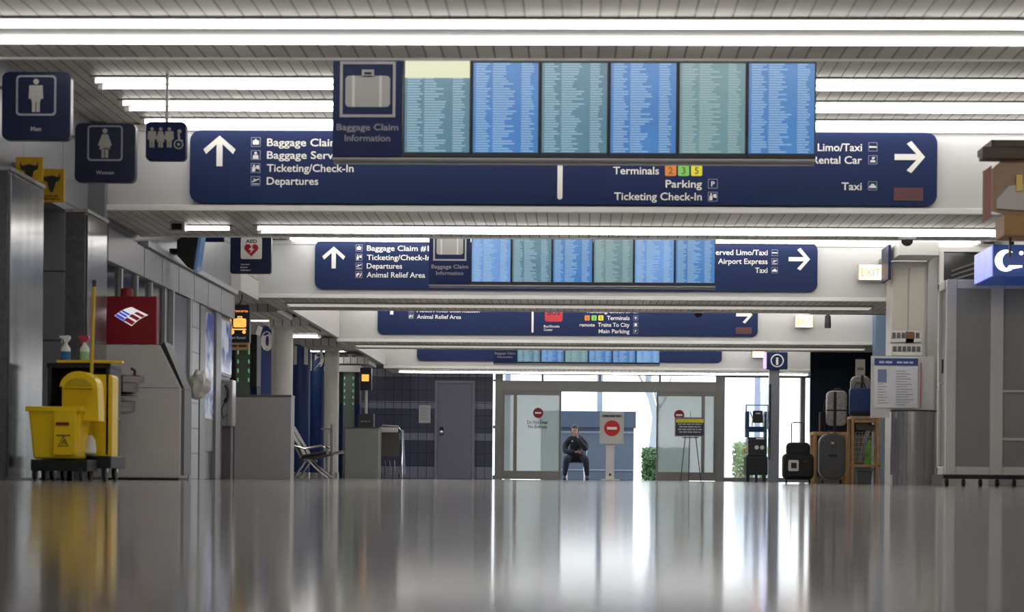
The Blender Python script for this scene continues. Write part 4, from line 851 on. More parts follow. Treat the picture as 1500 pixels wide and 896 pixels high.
q = MB(); dashes(q, xq-.1, xq+.1, az(618, Ys, 535), .03, Ys-.001, 4); q.build('base_lettering', dimgrey_m, t)
MB().tube([(xq, Ys+.15, az(606, Ys, 535)), (xq, Ys+.15, az(570, Ys, 535))], .03, 10).build('pole', white_p, t)
B(ax(527, Ys), ax(543.5, Ys), Ys+.05, Ys+.25, az(571, Ys, 535), az(538, Ys, 535)).build('case', MATS['rental_navy'], t, bevel=.01)
B(ax(529.5, Ys), ax(540, Ys), Ys+.04, Ys+.049, az(558, Ys, 535), az(548, Ys, 535)).build('orange_square', org, t)

# columns in the claim bay
colb = mat('column_blue', (.006, .032, .16), .45)
def column(lab, Y, a, b, top, m, num=None, fs=30, ncy=500, nx=None):
    x0, x1 = ax(a, Y, 600), ax(b, Y, 600); r = (x1-x0)/2; cx = (x0+x1)/2; zt = min(az(top, Y, a), 2.775)
    t = thing('claim_column' if num else 'white_column', lab, 'column', (cx, Y+r, 0))
    MB().lathe([(r, .0), (r, zt-.001)], (cx, Y+r, 0), 28).build('shaft', m, t, smooth=True)
    if zt < 2.7: MB().lathe([(r+.03, zt), (r+.05, zt+.03), (r+.05, 2.776)], (cx, Y+r, 0), 28).build('capital', white_p, t, smooth=True)
    MB().lathe([(r+.015, 0), (r+.015, .12)], (cx, Y+r, 0), 28).build('base_ring', steel_m, t, smooth=True)
    if num:
        nv, nf = text_mesh(num, .045); s = MB(); cap = fs*Y/F; k_ = cap/.729; xs_ = [p[0] for p in nv]; xm = (min(xs_)+max(xs_))/2; zb = at(a, ncy+fs/2, Y).z
        vs = []
        for p in nv:
            u_ = (p[0]-xm)*k_*.95+(0 if nx is None else nx); th = u_/r; rr = r+.004+.003*(p[2]+.5)
            vs.append((cx+rr*math.sin(th), Y+r-rr*math.cos(th), zb+p[1]*k_))
        s.add(vs, nf); s.build('numeral', white_m, t)
    return t
column('blue claim column numbered 10 partly hidden behind a white column', 36, 362, 398, 467, colb, '10', 27, 498, .06)
column('nearer plain white round column between columns 10 and 11', 33.2, 394.5, 426, 481, white_p)
column('blue claim column numbered 11 standing behind the grey counter', 41, 426.5, 452.5, 494, colb, '11', 26, 519)
column('blue claim column numbered 12 right of column 11', 43.6, 451, 475, 506, colb, '12', 24, 529)
column('farther plain white round column right of column 12', 39.8, 473.5, 495, 513, white_p)

# beam seating
st = thing('beam_seating', 'row of black and chrome waiting seats behind the grey counter', 'seating', (-5.3, 37.2, 0))
Yk = 36.6
def sx_(p): return ax(p, Yk, 670)
def sz_(p): return at(455, p, Yk).z
for i in range(2):
    oy = Yk+.7*i
    MB().tube([(sx_(428)-.15, oy, sz_(630)), (sx_(437), oy, sz_(655)), (sx_(443), oy, sz_(668)), (sx_(478), oy, sz_(662))], .03, 8).build('seat_shell', black_m, st, smooth=True)
    MB().prism([(sx_(428)-.18, sz_(622)), (sx_(428)-.12, sz_(622)), (sx_(444), sz_(666)), (sx_(440), sz_(672))], oy, oy+.5).build('backrest', mat('seat_grey', (.30, .30, .31), .4), st, bevel=.01)
    MB().prism([(sx_(440), sz_(669)), (sx_(478), sz_(661)), (sx_(478), sz_(665)), (sx_(441), sz_(674))], oy, oy+.5).build('seat', black_m, st, bevel=.01)
    MB().tube([(sx_(430), oy-.01, sz_(652)), (sx_(446), oy-.01, sz_(657)), (sx_(470), oy-.01, sz_(652)), (sx_(476), oy-.01, sz_(655))], .022, 8).build('armrest', chrome_m, st, smooth=True)
    MB().tube([(sx_(450), oy, sz_(672)), (sx_(466), oy, sz_(688)), (sx_(480), oy, .02)], .022, 8).build('leg', chrome_m, st, smooth=True)
    MB().tube([(sx_(450), oy, sz_(672)), (sx_(440), oy, sz_(686)), (sx_(432), oy, .02)], .022, 8).build('leg', chrome_m, st, smooth=True)
MB().box(sx_(446), sx_(452), Yk-.05, Yk+1.3, sz_(676), sz_(672)).build('beam', chrome_m, st)
q = thing('rail_post', 'chrome rail post with crossbar standing beside the waiting seats', 'post', (ax(487, 38.8), 38.8, 0))
Yq = 38.8; MB().tube([(ax(487, Yq), Yq, 0), (ax(487, Yq), Yq, az(622, Yq, 487))], .032, 10).build('post', chrome_m, q, smooth=True)
MB().tube([(ax(480, Yq), Yq, 0.0), (ax(480, Yq), Yq, az(634, Yq, 487))], .024, 10).build('second_post', chrome_m, q, smooth=True)
MB().tube([(ax(471, Yq), Yq, az(628, Yq, 487)), (ax(489, Yq), Yq, az(628, Yq, 487))], .018, 8).tube([(ax(476, Yq), Yq, az(667, Yq, 487)), (ax(505, Yq), Yq, az(661, Yq, 487))], .03, 8).build('crossbar', chrome_m, q)

# stacked luggage carts
for i in range(3):
    Y = 41.9+i*.32; a, b = ax(556.5, Y), ax(592, Y)
    t = thing('luggage_cart', 'chrome luggage cart nested in the row beside the far counter, %s from the front' % ('first', 'second', 'third')[i], 'luggage cart', ((a+b)/2, Y, 0), 'nested luggage carts')
    def z_(p): return at(575, p, Y).z
    MB().box(a+.03, b-.10, Y+.01, Y+.03, z_(668), z_(634)).build('advert_panel', mat('cart_panel', (.10, .09, .085), .4), t)
    MB().tube([(a+.02, Y, z_(700)), (a+.02, Y, z_(627)), (a+.06, Y, z_(623)), (b-.12, Y, z_(624)), (b-.03, Y-.05, z_(632)), (b-.02, Y-.1, z_(700))], .018, 8).build('frame', chrome_m, t, smooth=True)
    MB().tube([(b-.03, Y, z_(630)), (b-.02, Y+.08, z_(655)), (b+.0, Y+.12, z_(694))], .035, 8).build('blue_side_bar', mat('side_blue', (.25, .30, .5), .3), t, smooth=True)
    MB().rrect(a+.03, b-.12, z_(633), z_(626), .02, Y-.08, Y+.0).build('handle_tray', white_p, t, bevel=.01)
    q = MB()
    for k_ in range(4): q.tube([(a+.03+k_*.1, Y-.04, z_(674)), (a+.05+k_*.1, Y-.06, z_(690)), (a+.06+k_*.1, Y-.2, .10)], .010, 6)
    q.build('basket_wires', chrome_m, t)
    for xx in (a+.06, b-.08): MB().lathe([(.05, -.015), (.06, -.01), (.06, .01), (.05, .015)], (xx, Y-.05, .062), 14, Matrix.Rotation(math.pi/2, 3, 'Y')).build('wheel', black_m, t, smooth=True)

# ================================================================== MIDDLE: signs at the doors, person
Y = 47.4; x0, x1 = ax(879, Y), ax(914.5, Y); cx = ax(895.5, Y)
def zz(p, Y=47.4, px=890): return at(px, p, Y).z
t = thing('no_entry_sign', 'white standing board with red no entry disc on a white post', 'sign', (cx, Y, 0))
MB().rrect(x0, x1, zz(650), zz(603), .03, Y-.03, Y+.03).build('board', mat('board_white', (.52, .51, .50), .4), t, bevel=.008)
B(x0+.04, x1-.04, Y-.035, Y-.031, zz(611), zz(607)).build('header_strip', dimgrey_m, t)
q = MB(); dashes(q, (x0+x1)/2-.2, (x0+x1)/2+.2, zz(610.2), .035, Y-.0355, 6); q.build('lettering', mat('aed_black', (.03, .03, .05)), t)
no_entry(ax(897, Y), zz(627), .19, Y-.031, t, mat('disc_red', (.50, .02, .02), .5))
B(ax(888.5, Y), ax(901, Y), Y+.031, Y+.12, .03, zz(612)).build('post', white_p, t, bevel=.01)
B(cx-.22, cx+.22, Y-.15, Y+.3, 0, .03).build('base', white_p, t, bevel=.01)
MB().lathe([(.03, 0), (.03, .02)], (cx-.01, Y+.03, .14), 12, Matrix.Rotation(math.pi/2, 3, 'X')).build('bolt', black_m, t)
Y = 46.6; x0, x1 = ax(989, Y), ax(1033, Y)
t = thing('easel', 'thin black tripod easel standing before the right sliding door', 'easel', (ax(1011, Y), Y+.3, 0))
for i, (pa, ya, pb, yb_) in enumerate(((1007.5, Y+.05, 998, Y), (1016.5, Y+.05, 1028, Y), (1012, Y+.08, 1012, Y+.7))):
    MB().tube([(ax(pb, Y), yb_, 0), (ax(pa, Y), ya, zz(612, Y, 1010))], .010, 6).build('leg', black_m, t)
MB().tube([(ax(1012, Y), Y+.06, zz(613, Y, 1010)), (ax(1012, Y), Y+.06, zz(603, Y, 1010))], .008, 6).build('top_pin', alu_m, t)
B(ax(1000, Y), ax(1024, Y), Y-.02, Y+.06, zz(640, Y, 1010)-.02, zz(640, Y, 1010)).build('ledge', black_m, t)
t = thing('easel_board', 'dark notice board with yellow header resting on the easel', 'sign', (ax(1011, Y), Y, zz(639, Y, 1010)))
za, zb = zz(639, Y, 1010)+.001, zz(611, Y, 1010)
B(x0, x1, Y-.015, Y+.015, za, zb).build('frame', alu_m, t, bevel=.004); B(x0+.025, x1-.025, Y-.02, Y-.0155, za+.025, zb-.025).build('dark_field', mat('notice_navy', (.03, .035, .055), .5), t)
B(x0+.03, x1-.03, Y-.024, Y-.0205, zb-.125, zb-.035).build('yellow_header', mat('header_yellow', (.60, .56, .04), .5), t)
q = MB()
for i in range(4): dashes(q, (x0+x1)/2-.28+.03*(i % 2), (x0+x1)/2+.28-.03*(i % 2), zb-.175-i*.062, .030, Y-.0205, i+10)
q.build('lettering', mat('grey_letter', (.40, .41, .46), .5), t)

# chair and person in the doorway
PX, PY = ax(843.5, 49.5, 660), 49.5
ch = thing('metal_chair', 'thin framed metal chair under the seated person', 'chair', (PX, PY, 0))
MB().rrect(PX-.21, PX+.23, PY-.20, PY+.22, .05, .43, .46, 'XY').build('seat', mat('chair_black', (.03, .03, .035), .5), ch)
for sx in (-1, 1):
    MB().tube([(PX+sx*.20, PY-.18, .43), (PX+sx*.22, PY-.22, 0)], .012, 8).build('leg', chrome_m, ch); MB().tube([(PX+sx*.20, PY+.20, .43), (PX+sx*.22, PY+.27, 0)], .012, 8).build('leg', chrome_m, ch)
q = MB(); q.tube([(PX-.22, PY+.22, .44), (PX-.24, PY+.28, .92), (PX-.18, PY+.30, .98), (PX+.24, PY+.30, .98), (PX+.29, PY+.28, .92), (PX+.24, PY+.22, .44)], .013, 8); q.build('back_frame', chrome_m, ch, smooth=True)
MB().rrect(PX-.2, PX+.25, .60, .92, .04, PY+.26, PY+.29).build('backrest', mat('chair_grey', (.25, .25, .28), .5), ch)

skin = mat('skin', (.40, .20, .14), .55); hair_m = mat('hair', (.025, .015, .012), .6); cloth = mat('black_cloth', (.012, .012, .016), .8); cloth2 = mat('dark_trousers', (.014, .015, .022), .85)
def skinmesh(name, verts, edges, m, parent, lev=2, smooth=True):
    base = BASE[parent]; me = bpy.data.meshes.new(name); me.from_pydata([tuple(Vector(v_[0])-base) for v_ in verts], edges, []); o = bpy.data.objects.new(name, me); COL.objects.link(o); me.materials.append(m)
    s = o.modifiers.new('skin', 'SKIN'); s.use_smooth_shade = True
    if not me.skin_vertices: 
        bpy.context.view_layer.objects.active = o
    lay = me.skin_vertices[0].data if me.skin_vertices else None
    if lay is None:
        bm2 = bmesh.new(); bm2.from_mesh(me); bm2.verts.layers.skin.verify(); bm2.to_mesh(me); bm2.free(); lay = me.skin_vertices[0].data
    for i, v_ in enumerate(verts):
        r = v_[1]; lay[i].radius = (r, r) if not isinstance(r, tuple) else r; lay[i].use_root = (i == 0)
    sub = o.modifiers.new('sub', 'SUBSURF'); sub.levels = lev; sub.render_levels = lev
    o.parent = parent; BASE[o] = base; return o
pn = thing('person', 'seated person in dark uniform holding a hand to the face, beyond the sliding door', 'person', (PX, PY, 0))
def W(x, y, z): return (PX+x, PY+y, z)
# local axes: x right in photo, -y towards the camera
hd = (-.03, -.13, 1.235)
V = [(W(0, .02, .595), .115), (W(0, .02, .68), .12), (W(-.005, -.01, .84), .125), (W(-.01, -.04, .98), .115), (W(-.02, -.07, 1.07), .06), (W(-.025, -.09, 1.13), .052), (W(-.03, -.11, 1.20), .075),
     # 7.. right-photo arm (hand to the face)
     (W(.13, -.03, 1.02), .06), (W(.25, -.10, .88), .05), (W(.25, -.24, .76), .042), (W(.09, -.29, .97), .030), (W(.03, -.28, 1.09), .024),
     # 12.. left-photo arm across the belly
     (W(-.15, -.03, 1.02), .06), (W(-.28, -.06, .85), .05), (W(-.26, -.18, .70), .042), (W(-.07, -.27, .70), .030), (W(.02, -.28, .70), .024),
     # 17.. legs
     (W(.12, .0, .575), .09), (W(.24, -.40, .54), .068), (W(.27, -.42, .30), .050), (W(.29, -.38, .10), .036),
     (W(-.12, .0, .575), .09), (W(-.22, -.40, .54), .068), (W(-.25, -.42, .30), .050), (W(-.27, -.38, .10), .036)]
E = [(0, 1), (1, 2), (2, 3), (3, 4), (4, 5), (5, 6), (3, 7), (7, 8), (8, 9), (9, 10), (10, 11), (3, 12), (12, 13), (13, 14), (14, 15), (15, 16), (0, 17), (17, 18), (18, 19), (19, 20), (0, 21), (21, 22), (22, 23), (23, 24)]
# hands: palm and five finger chains on each
def hand(wrist, d, side, n, curl):
    """d = direction of the fingers, side = direction towards the thumb, n = palm normal"""
    i0 = wrist; w0 = Vector(V[wrist][0]); d, side, n = Vector(d).normalized(), Vector(side).normalized(), Vector(n).normalized()
    V.append((tuple(w0+d*.045), (.030, .016))); E.append((i0, len(V)-1)); pm_ = len(V)-1
    for k_, (off, ln) in enumerate(((-.030, .055), (-.010, .068), (.010, .072), (.030, .062))):
        prev = pm_; p = w0+d*.075+side*off
        V.append((tuple(p), .0105)); E.append((prev, len(V)-1)); prev = len(V)-1
        for j in range(1, 4):
            a = curl*j; p = p+(d*math.cos(a)+n*math.sin(a))*ln/3; V.append((tuple(p), .0095-.0008*j)); E.append((prev, len(V)-1)); prev = len(V)-1
    p = w0+d*.03+side*.035; V.append((tuple(p), .013)); E.append((pm_, len(V)-1)); prev = len(V)-1
    p = p+(d*.6+side*.6+n*.3).normalized()*.032; V.append((tuple(p), .011)); E.append((prev, len(V)-1)); prev = len(V)-1
    p = p+(d*.9+side*.1+n*.4).normalized()*.028; V.append((tuple(p), .009)); E.append((prev, len(V)-1))
hand(11, (-.35, .05, .9), (-.8, -.1, -.3), (-.1, .9, .1), .35)
hand(16, (.9, -.1, -.1), (0, -.2, .9), (0, .9, .1), .45)
body = skinmesh('body', V, E, skin, pn, 2)
# head with face
hs = MB(); bmm = bmesh.new(); bmesh.ops.create_uvsphere(bmm, u_segments=32, v_segments=24, radius=1)
vs = []
for v_ in bmm.verts:
    x, y, z = v_.co
    wx = .086*(1-.22*max(0, -z)**1.3); wy_ = .100*(1-.12*max(0, -z)); px_, py_, pz_ = x*wx, y*wy_, z*.118
    if y < 0:
        py_ -= .020*math.exp(-((x/.16)**2+((z+.12)/.20)**2))        # nose
        py_ -= .008*math.exp(-((x/.35)**2+((z+.50)/.10)**2))        # lips
        py_ -= .010*math.exp(-((x/.35)**2+((z+.88)/.15)**2))        # chin
        for s in (-1, 1): py_ += .012*math.exp(-(((x-s*.40)/.18)**2+((z-.06)/.13)**2))   # sockets
        py_ -= .006*math.exp(-((x/.6)**2+((z-.26)/.09)**2))         # brow
    q3 = Matrix.Rotation(.16, 3, 'X') @ Vector((px_, py_, pz_)); vs.append(W(hd[0]+q3.x, hd[1]+q3.y, hd[2]+q3.z))
hs.add(vs, [tuple(k_.index for k_ in f_.verts) for f_ in bmm.faces]); bmm.free(); head = hs.build('head', skin, pn, smooth=True)
for s in (-1, 1):
    MB().lathe([(.010, -.006), (.018, 0), (.012, .006)], W(hd[0]+s*.077, hd[1]+.01, hd[2]-.005), 10, Matrix.Rotation(math.pi/2, 3, 'Y')).build('ear', skin, head, smooth=True)
    MB().lathe([(.004, -.006), (.010, 0), (.004, .006)], W(hd[0]+s*.030, hd[1]-.079, hd[2]+.008), 10).build('eye', mat('eye_dark', (.03, .02, .02), .2), head, smooth=True)
    MB().tube([W(hd[0]+s*.015, hd[1]-.090, hd[2]+.028), W(hd[0]+s*.045, hd[1]-.080, hd[2]+.030)], .004, 6).build('eyebrow', hair_m, head)
MB().tube([W(hd[0]-.022, hd[1]-.092, hd[2]-.058), W(hd[0], hd[1]-.098, hd[2]-.060), W(hd[0]+.022, hd[1]-.092, hd[2]-.058)], .005, 6).build('mouth', mat('lips', (.30, .09, .08), .5), head, smooth=True)
bmm = bmesh.new(); bmesh.ops.create_uvsphere(bmm, u_segments=28, v_segments=20, radius=1); hs = MB(); vs = []
for v_ in bmm.verts:
    x, y, z = v_.co; k_ = 1.0
    py_ = y*.112+.014
    if y < 0 and z < .30: py_ = max(py_, -.020+.03*(.30-z)); 
    vs.append(W(hd[0]+x*.104, hd[1]+py_, hd[2]+z*.130+.022))
hs.add(vs, [tuple(k_.index for k_ in f_.verts) for f_ in bmm.faces]); bmm.free(); hs.build('hair', hair_m, pn, smooth=True)
# clothing over the same skeleton
G = .034
JV = [(V[i][0], V[i][1]+G) for i in range(0, 4)]+[(W(-.018, -.06, 1.05), .09)]+[(V[i][0], V[i][1]+G) for i in (7, 8, 9, 10)]+[(W(.045, -.285, 1.06), .034)]+[(V[i][0], V[i][1]+G) for i in (12, 13, 14, 15)]+[(W(-.01, -.279, .70), .036)]
JE = [(0, 1), (1, 2), (2, 3), (3, 4), (3, 5), (5, 6), (6, 7), (7, 8), (8, 9), (3, 10), (10, 11), (11, 12), (12, 13), (13, 14)]
skinmesh('jacket', JV, JE, cloth, pn, 2)
TV = [(V[0][0], .15)]+[(V[i][0], V[i][1]+.026) for i in (17, 18, 19, 20)]+[(V[i][0], V[i][1]+.026) for i in (21, 22, 23, 24)]
TV[4] = (W(.29, -.38, .09), .052); TV[8] = (W(-.27, -.38, .09), .052)
skinmesh('trousers', TV, [(0, 1), (1, 2), (2, 3), (3, 4), (0, 5), (5, 6), (6, 7), (7, 8)], cloth2, pn, 2)
for s in (.29, -.27):
    hs = MB(); x = PX+s
    hs.add([(x-.04, PY-.33, 0), (x+.04, PY-.33, 0), (x+.048, PY-.55, 0), (x-.048, PY-.55, 0), (x-.04, PY-.33, .09), (x+.04, PY-.33, .09), (x+.042, PY-.55, .045), (x-.042, PY-.55, .045)], [(0, 1, 2, 3), (4, 5, 6, 7), (0, 1, 5, 4), (1, 2, 6, 5), (2, 3, 7, 6), (3, 0, 4, 7)])
    hs.build('shoe', black_m, pn, bevel=.018, seg=3)
MB().disc(PX-.09, .97, .018, PY-.195, PY-.18, n=12).disc(PX+.06, .99, .014, PY-.185, PY-.17, n=12).build('badge', white_m, pn)

# ================================================================== RIGHT SIDE OBJECTS
# personnel lift
Y = 46.2
def lx(p): return ax(p, Y, 640)
def lz(p): return at(1105, p, Y).z
t = thing('personnel_lift', 'blue and black wheeled lift machine parked before the right window', 'lift', (lx(1107), Y+.3, 0))
lb = mat('lift_blue', (.02, .07, .13), .4)
B(lx(1093), lx(1125), Y, Y+.6, .16, lz(668)).build('chassis', black_m, t, bevel=.02)
B(lx(1096), lx(1124), Y+.08, Y+.5, lz(667.9), lz(640)).build('motor_box', mat('lift_dark', (.02, .022, .026), .4), t, bevel=.02)
q = MB(); q.box(lx(1093), lx(1098), Y+.1, Y+.4, lz(640), lz(602)); q.box(lx(1120), lx(1124), Y+.1, Y+.4, lz(640), lz(602)); q.box(lx(1098), lx(1120), Y+.3, Y+.4, lz(632), lz(624)); q.build('mast', lb, t, bevel=.008)
MB().tube([(lx(1093), Y+.05, lz(628)), (lx(1093), Y+.05, lz(593)), (lx(1125), Y+.05, lz(593)), (lx(1125), Y+.05, lz(628))], .018, 8).build('guard_rail', lb, t)
MB().rrect(lx(1103), lx(1117.5), lz(619), lz(601), .03, Y+.06, Y+.12).build('control_unit', black_m, t, bevel=.01)
B(lx(1107), lx(1114), Y+.052, Y+.059, lz(606), lz(604)).build('control_label', white_m, t)
MB().tube([(lx(1099), Y+.1, lz(603)), (lx(1103), Y+.1, lz(612)), (lx(1102), Y+.1, lz(624))], .015, 6).tube([(lx(1121), Y+.1, lz(603)), (lx(1117), Y+.1, lz(612)), (lx(1119), Y+.1, lz(624))], .015, 6).build('side_arm', white_p, t)
q = MB(); q.rrect(lx(1108), lx(1120), lz(643), lz(641), .01, Y+.07, Y+.078); q.disc(lx(1109), lz(655), .05, Y+.07, Y+.078, n=12); q.disc(lx(1117), lz(655), .05, Y+.07, Y+.078, n=12); q.build('reflectors', white_m, t)
q = MB()
for i in range(4): q.tube([(lx(1094)+.03*math.cos(a), Y-.02, lz(645+i*6)+.045*math.sin(a)) for a in [k_*.785 for k_ in range(8)]], .008, 5, True)
q.build('chain', white_p, t)
B(lx(1089.5), lx(1093), Y-.03, Y+.03, lz(664), lz(657)).build('orange_tag', mat('tag_orange', (.7, .3, .03), .5), t)
for px in (1095, 1107, 1119):
    B(lx(px), lx(px+3.5), Y+.05, Y+.12, .0, .17).build('outrigger', black_m, t)
for px in (1097, 1121): MB().lathe([(.06, -.03), (.08, -.02), (.08, .02), (.06, .03)], (lx(px), Y+.45, .081), 16, Matrix.Rotation(math.pi/2, 3, 'Y')).build('wheel', black_m, t, smooth=True)

Y = 30.0
def gx(p, yy=None): return ax(p, yy or Y, 660)
def gz(p, yy=None, px=1200): return at(px, p, yy or Y).z
fab = mat('bag_fabric', (.012, .012, .013), .75, var=.2, vs=30)
# black wheeled bag
t = thing('travel_bag', 'black soft wheeled travel bag with raised handle and square white tag', 'bag', (gx(1169), Y, 0))
MB().rrect(gx(1146.5), gx(1191), .06, gz(664), .08, Y-.14, Y+.14).build('body', fab, t, bevel=.04, seg=3)
MB().rrect(gx(1152), gx(1186), gz(664)-.05, gz(648), .07, Y-.10, Y+.12).build('top_section', fab, t, bevel=.04, seg=3)
MB().rrect(gx(1150), gx(1187), .10, gz(680), .04, Y-.19, Y-.142).build('front_pocket', fab, t, bevel=.02)
MB().tube([(gx(1160.5), Y+.13, gz(655)), (gx(1160.5), Y+.13, gz(620)), (gx(1163), Y+.13, gz(618.5)), (gx(1176), Y+.13, gz(618.5)), (gx(1178), Y+.13, gz(620)), (gx(1178), Y+.13, gz(655))], .009, 8).build('pull_handle', mat('handle_grey', (.15, .15, .16), .3, metal=1), t)
MB().rrect(gx(1153), gx(1168), gz(690), gz(674), .02, Y-.197, Y-.1905).build('white_tag', white_p, t); B(gx(1157), gx(1165), Y-.203, Y-.198, gz(686), gz(678)).build('tag_symbol', black_m, t)
q = MB()
for z in (.62, .56): q.tube([(gx(1169), Y-.11, gz(675)), (gx(1180), Y-.15, gz(675)-.02)], .008, 5)
q.build('zip_pull', alu_m, t)
for px in (1152, 1186): MB().lathe([(.02, -.015), (.03, -.01), (.03, .01), (.02, .015)], (gx(px), Y, .031), 12, Matrix.Rotation(math.pi/2, 3, 'Y')).build('wheel', black_m, t, smooth=True)
# grey ribbed suitcase
Y = 30.2
t = thing('hard_suitcase', 'dark grey hard shell suitcase standing before the wooden shelf', 'suitcase', (gx(1217.5), Y, 0))
sg = mat('suit_grey', (.085, .085, .088), .35)
MB().rrect(gx(1199), gx(1237.5), .07, gz(634.5), .15, Y-.13, Y+.11, n=8).build('shell', sg, t, bevel=.03, seg=3)
q = MB()
for i in range(5):
    a = gx(1204)+i*(gx(1232)-gx(1204))/4; q.rrect(a-.012, a+.012, .14, gz(640), .011, Y-.139, Y-.128)
q.build('shell_ribs', sg, t, bevel=.004)
MB().rrect(gx(1211.5), gx(1224), gz(669), gz(665), .01, Y-.146, Y-.1395).build('name_plate', black_m, t); MB().rrect(gx(1215), gx(1220), gz(650.5), gz(647), .01, Y-.146, Y-.1395).build('badge', chrome_m, t)
MB().tube([(gx(1212), Y, gz(635)), (gx(1213), Y, gz(631)), (gx(1222), Y, gz(631)), (gx(1223), Y, gz(635))], .012, 8).build('handle', black_m, t, smooth=True)
for px in (1204, 1231):
    for yy in (-.08, .06): MB().lathe([(.022, -.015), (.034, -.01), (.034, .01), (.022, .015)], (gx(px), Y+yy, .035), 12, Matrix.Rotation(math.pi/2, 3, 'Y')).build('wheel', black_m, t, smooth=True)
# wooden shelves
Y = 30.6
t = thing('wooden_display_stand', 'low pale wooden display stand behind the grey suitcase', 'stand', (gx(1217), Y+.2, 0))
za = gz(632)
B(gx(1191), gx(1244), Y, Y+.5, za-.05, za).build('top', wood_m, t, bevel=.006)
for px in (1192, 1238.5):
    for yy in (0, .44): B(gx(px), gx(px+4.5), Y+yy, Y+yy+.05, 0, za-.05).build('leg', wood_m, t, bevel=.004)
B(gx(1196.5), gx(1238.5), Y+.45, Y+.47, .1, za-.06).build('back_panel', mat('stand_dark', (.05, .04, .035), .6), t)
t2 = thing('wooden_shelf', 'taller pale wooden shelf with wire basket beside the steel bin', 'shelf', (gx(1268), Y+.2, 0))
zt = gz(609, px=1265); zm = gz(680, px=1265)
B(gx(1247), gx(1294), Y, Y+.5, zt-.04, zt).build('top', wood_m, t2, bevel=.004)
for px in (1247, 1286):
    for yy in (0, .44): B(gx(px), gx(px+4), Y+yy, Y+yy+.05, 0, zt-.04).build('post', wood_m, t2, bevel=.004)
B(gx(1251), gx(1293), Y, Y+.5, zm-.04, zm).build('lower_shelf', wood_m, t2, bevel=.004)
q = MB(); q.box(gx(1252), gx(1286), Y+.0, Y+.02, zt-.10, zt-.06); q.build('rail', wood_m, t2)
q = MB()
for i in range(7):
    z = zm+.04+i*.075; q.tube([(gx(1252), Y+.02, z), (gx(1285.5), Y+.02, z+.01)], .005, 5)
for i in range(7):
    x = gx(1253+i*5.2); q.tube([(x, Y+.02, zm+.02), (x, Y+.02, zm+.5)], .004, 5)
q.build('wire_basket', chrome_m, t2)
t = thing('green_folder', 'bright green pointed folder leaning in the wire basket', 'folder', (gx(1273), Y+.2, zm))
MB().prism([(gx(1269), zm+.001), (gx(1279), zm+.001), (gx(1278), gz(645)), (gx(1275), gz(643)), (gx(1270), gz(655))], Y+.15, Y+.2).build('cover', mat('lime', (.16, .55, .03), .5), t)
t = thing('grey_pouch', 'grey rolled pouch lying in the top of the wire basket', 'pouch', (gx(1265), Y+.3, zm))
MB().tube([(gx(1258), Y+.3, gz(624)), (gx(1268), Y+.28, gz(622)), (gx(1284), Y+.3, gz(626))], [.05, .07, .05], 12).build('roll', mat('pouch_grey', (.14, .15, .15), .6), t, smooth=True)
MB().tube([(gx(1264), Y+.32, gz(676)), (gx(1272), Y+.30, gz(640)), (gx(1276), Y+.3, gz(628))], .03, 8).build('strap', mat('pouch_light', (.35, .35, .33), .6), t, smooth=True)
t = thing('storage_bin', 'grey plastic bin on the floor under the taller wooden shelf', 'bin', (gx(1266), Y+.25, 0))
taper(MB(), gx(1257), gx(1279), Y+.06, Y+.42, .0, zm-.10, .02).build('tub', mat('bin_grey', (.13, .14, .15), .5), t, bevel=.01)
MB().rrect(gx(1256), gx(1280), zm-.10, zm-.07, .01, Y+.05, Y+.43).build('rim', MATS['bin_grey'], t)
# things standing on the stands
Y = 30.75
t = thing('silver_bag', 'silver and black patterned upright bag on the low wooden stand', 'bag', (gx(1225), Y, za))
sv = mat('silver_pattern', (.42, .40, .41), .35, var=.7, vs=22)
MB().rrect(gx(1210), gx(1239), gz(624)+.01 if gz(624) > za else za+.002, gz(572), .08, Y-.12, Y+.12, n=7).build('body', sv, t, bevel=.04, seg=3)
q = MB(); q.box(gx(1219), gx(1223), Y-.135, Y-.121, za+.03, gz(574)); q.box(gx(1210)-.005, gx(1239)+.005, Y-.13, Y+.13, gz(602), gz(600)); q.build('straps', black_m, t)
MB().tube([(gx(1220), Y, gz(573)), (gx(1222), Y, gz(569)), (gx(1230), Y, gz(569)), (gx(1232), Y, gz(573))], .012, 8).build('handle', black_m, t, smooth=True)
t = thing('blue_bag', 'bright blue bag on the taller wooden shelf beside the poster board', 'bag', (gx(1259), Y, zt))
MB().rrect(gx(1243), gx(1273), zt+.002, gz(568), .04, Y-.14, Y+.05).build('body', mat('bag_blue', (.02, .06, .22), .5), t, bevel=.03, seg=3)
MB().rrect(gx(1243)-.006, gx(1273)+.006, zt+.02, zt+.07, .02, Y-.15, Y-.05).build('base_band', black_m, t)
MB().tube([(gx(1250), Y, gz(570)), (gx(1253), Y, gz(560)), (gx(1264), Y, gz(560)), (gx(1268), Y, gz(570))], .010, 8).build('handle', black_m, t, smooth=True)
t = thing('grey_backpack', 'shiny grey backpack standing behind the blue bag', 'backpack', (gx(1262), Y+.3, zt))
Yp2 = Y+.16; MB().rrect(gx(1247), gx(1276), zt+.002, gz(549), .10, Yp2-.05, Yp2+.07, n=7).build('body', sv, t, bevel=.03, seg=3)
MB().tube([(gx(1262), Yp2-.06, zt+.2), (gx(1263), Yp2-.08, gz(556)), (gx(1264), Yp2-.03, gz(549))], .02, 8).build('strap', black_m, t, smooth=True)
t = thing('price_card', 'white price card clipped upright above the blue bag', 'card', (gx(1263), Y+.3, zt))
B(gx(1256), gx(1270), Y+.28, Y+.30, gz(548), gz(524)).build('card', white_p, t); B(gx(1258.5), gx(1268), Y+.274, Y+.279, gz(540), gz(536)).build('printed_box', dimgrey_m, t)
MB().tube([(gx(1263), Y+.31, zt+.001), (gx(1263), Y+.31, gz(540))], .008, 6).build('stick', alu_m, t)
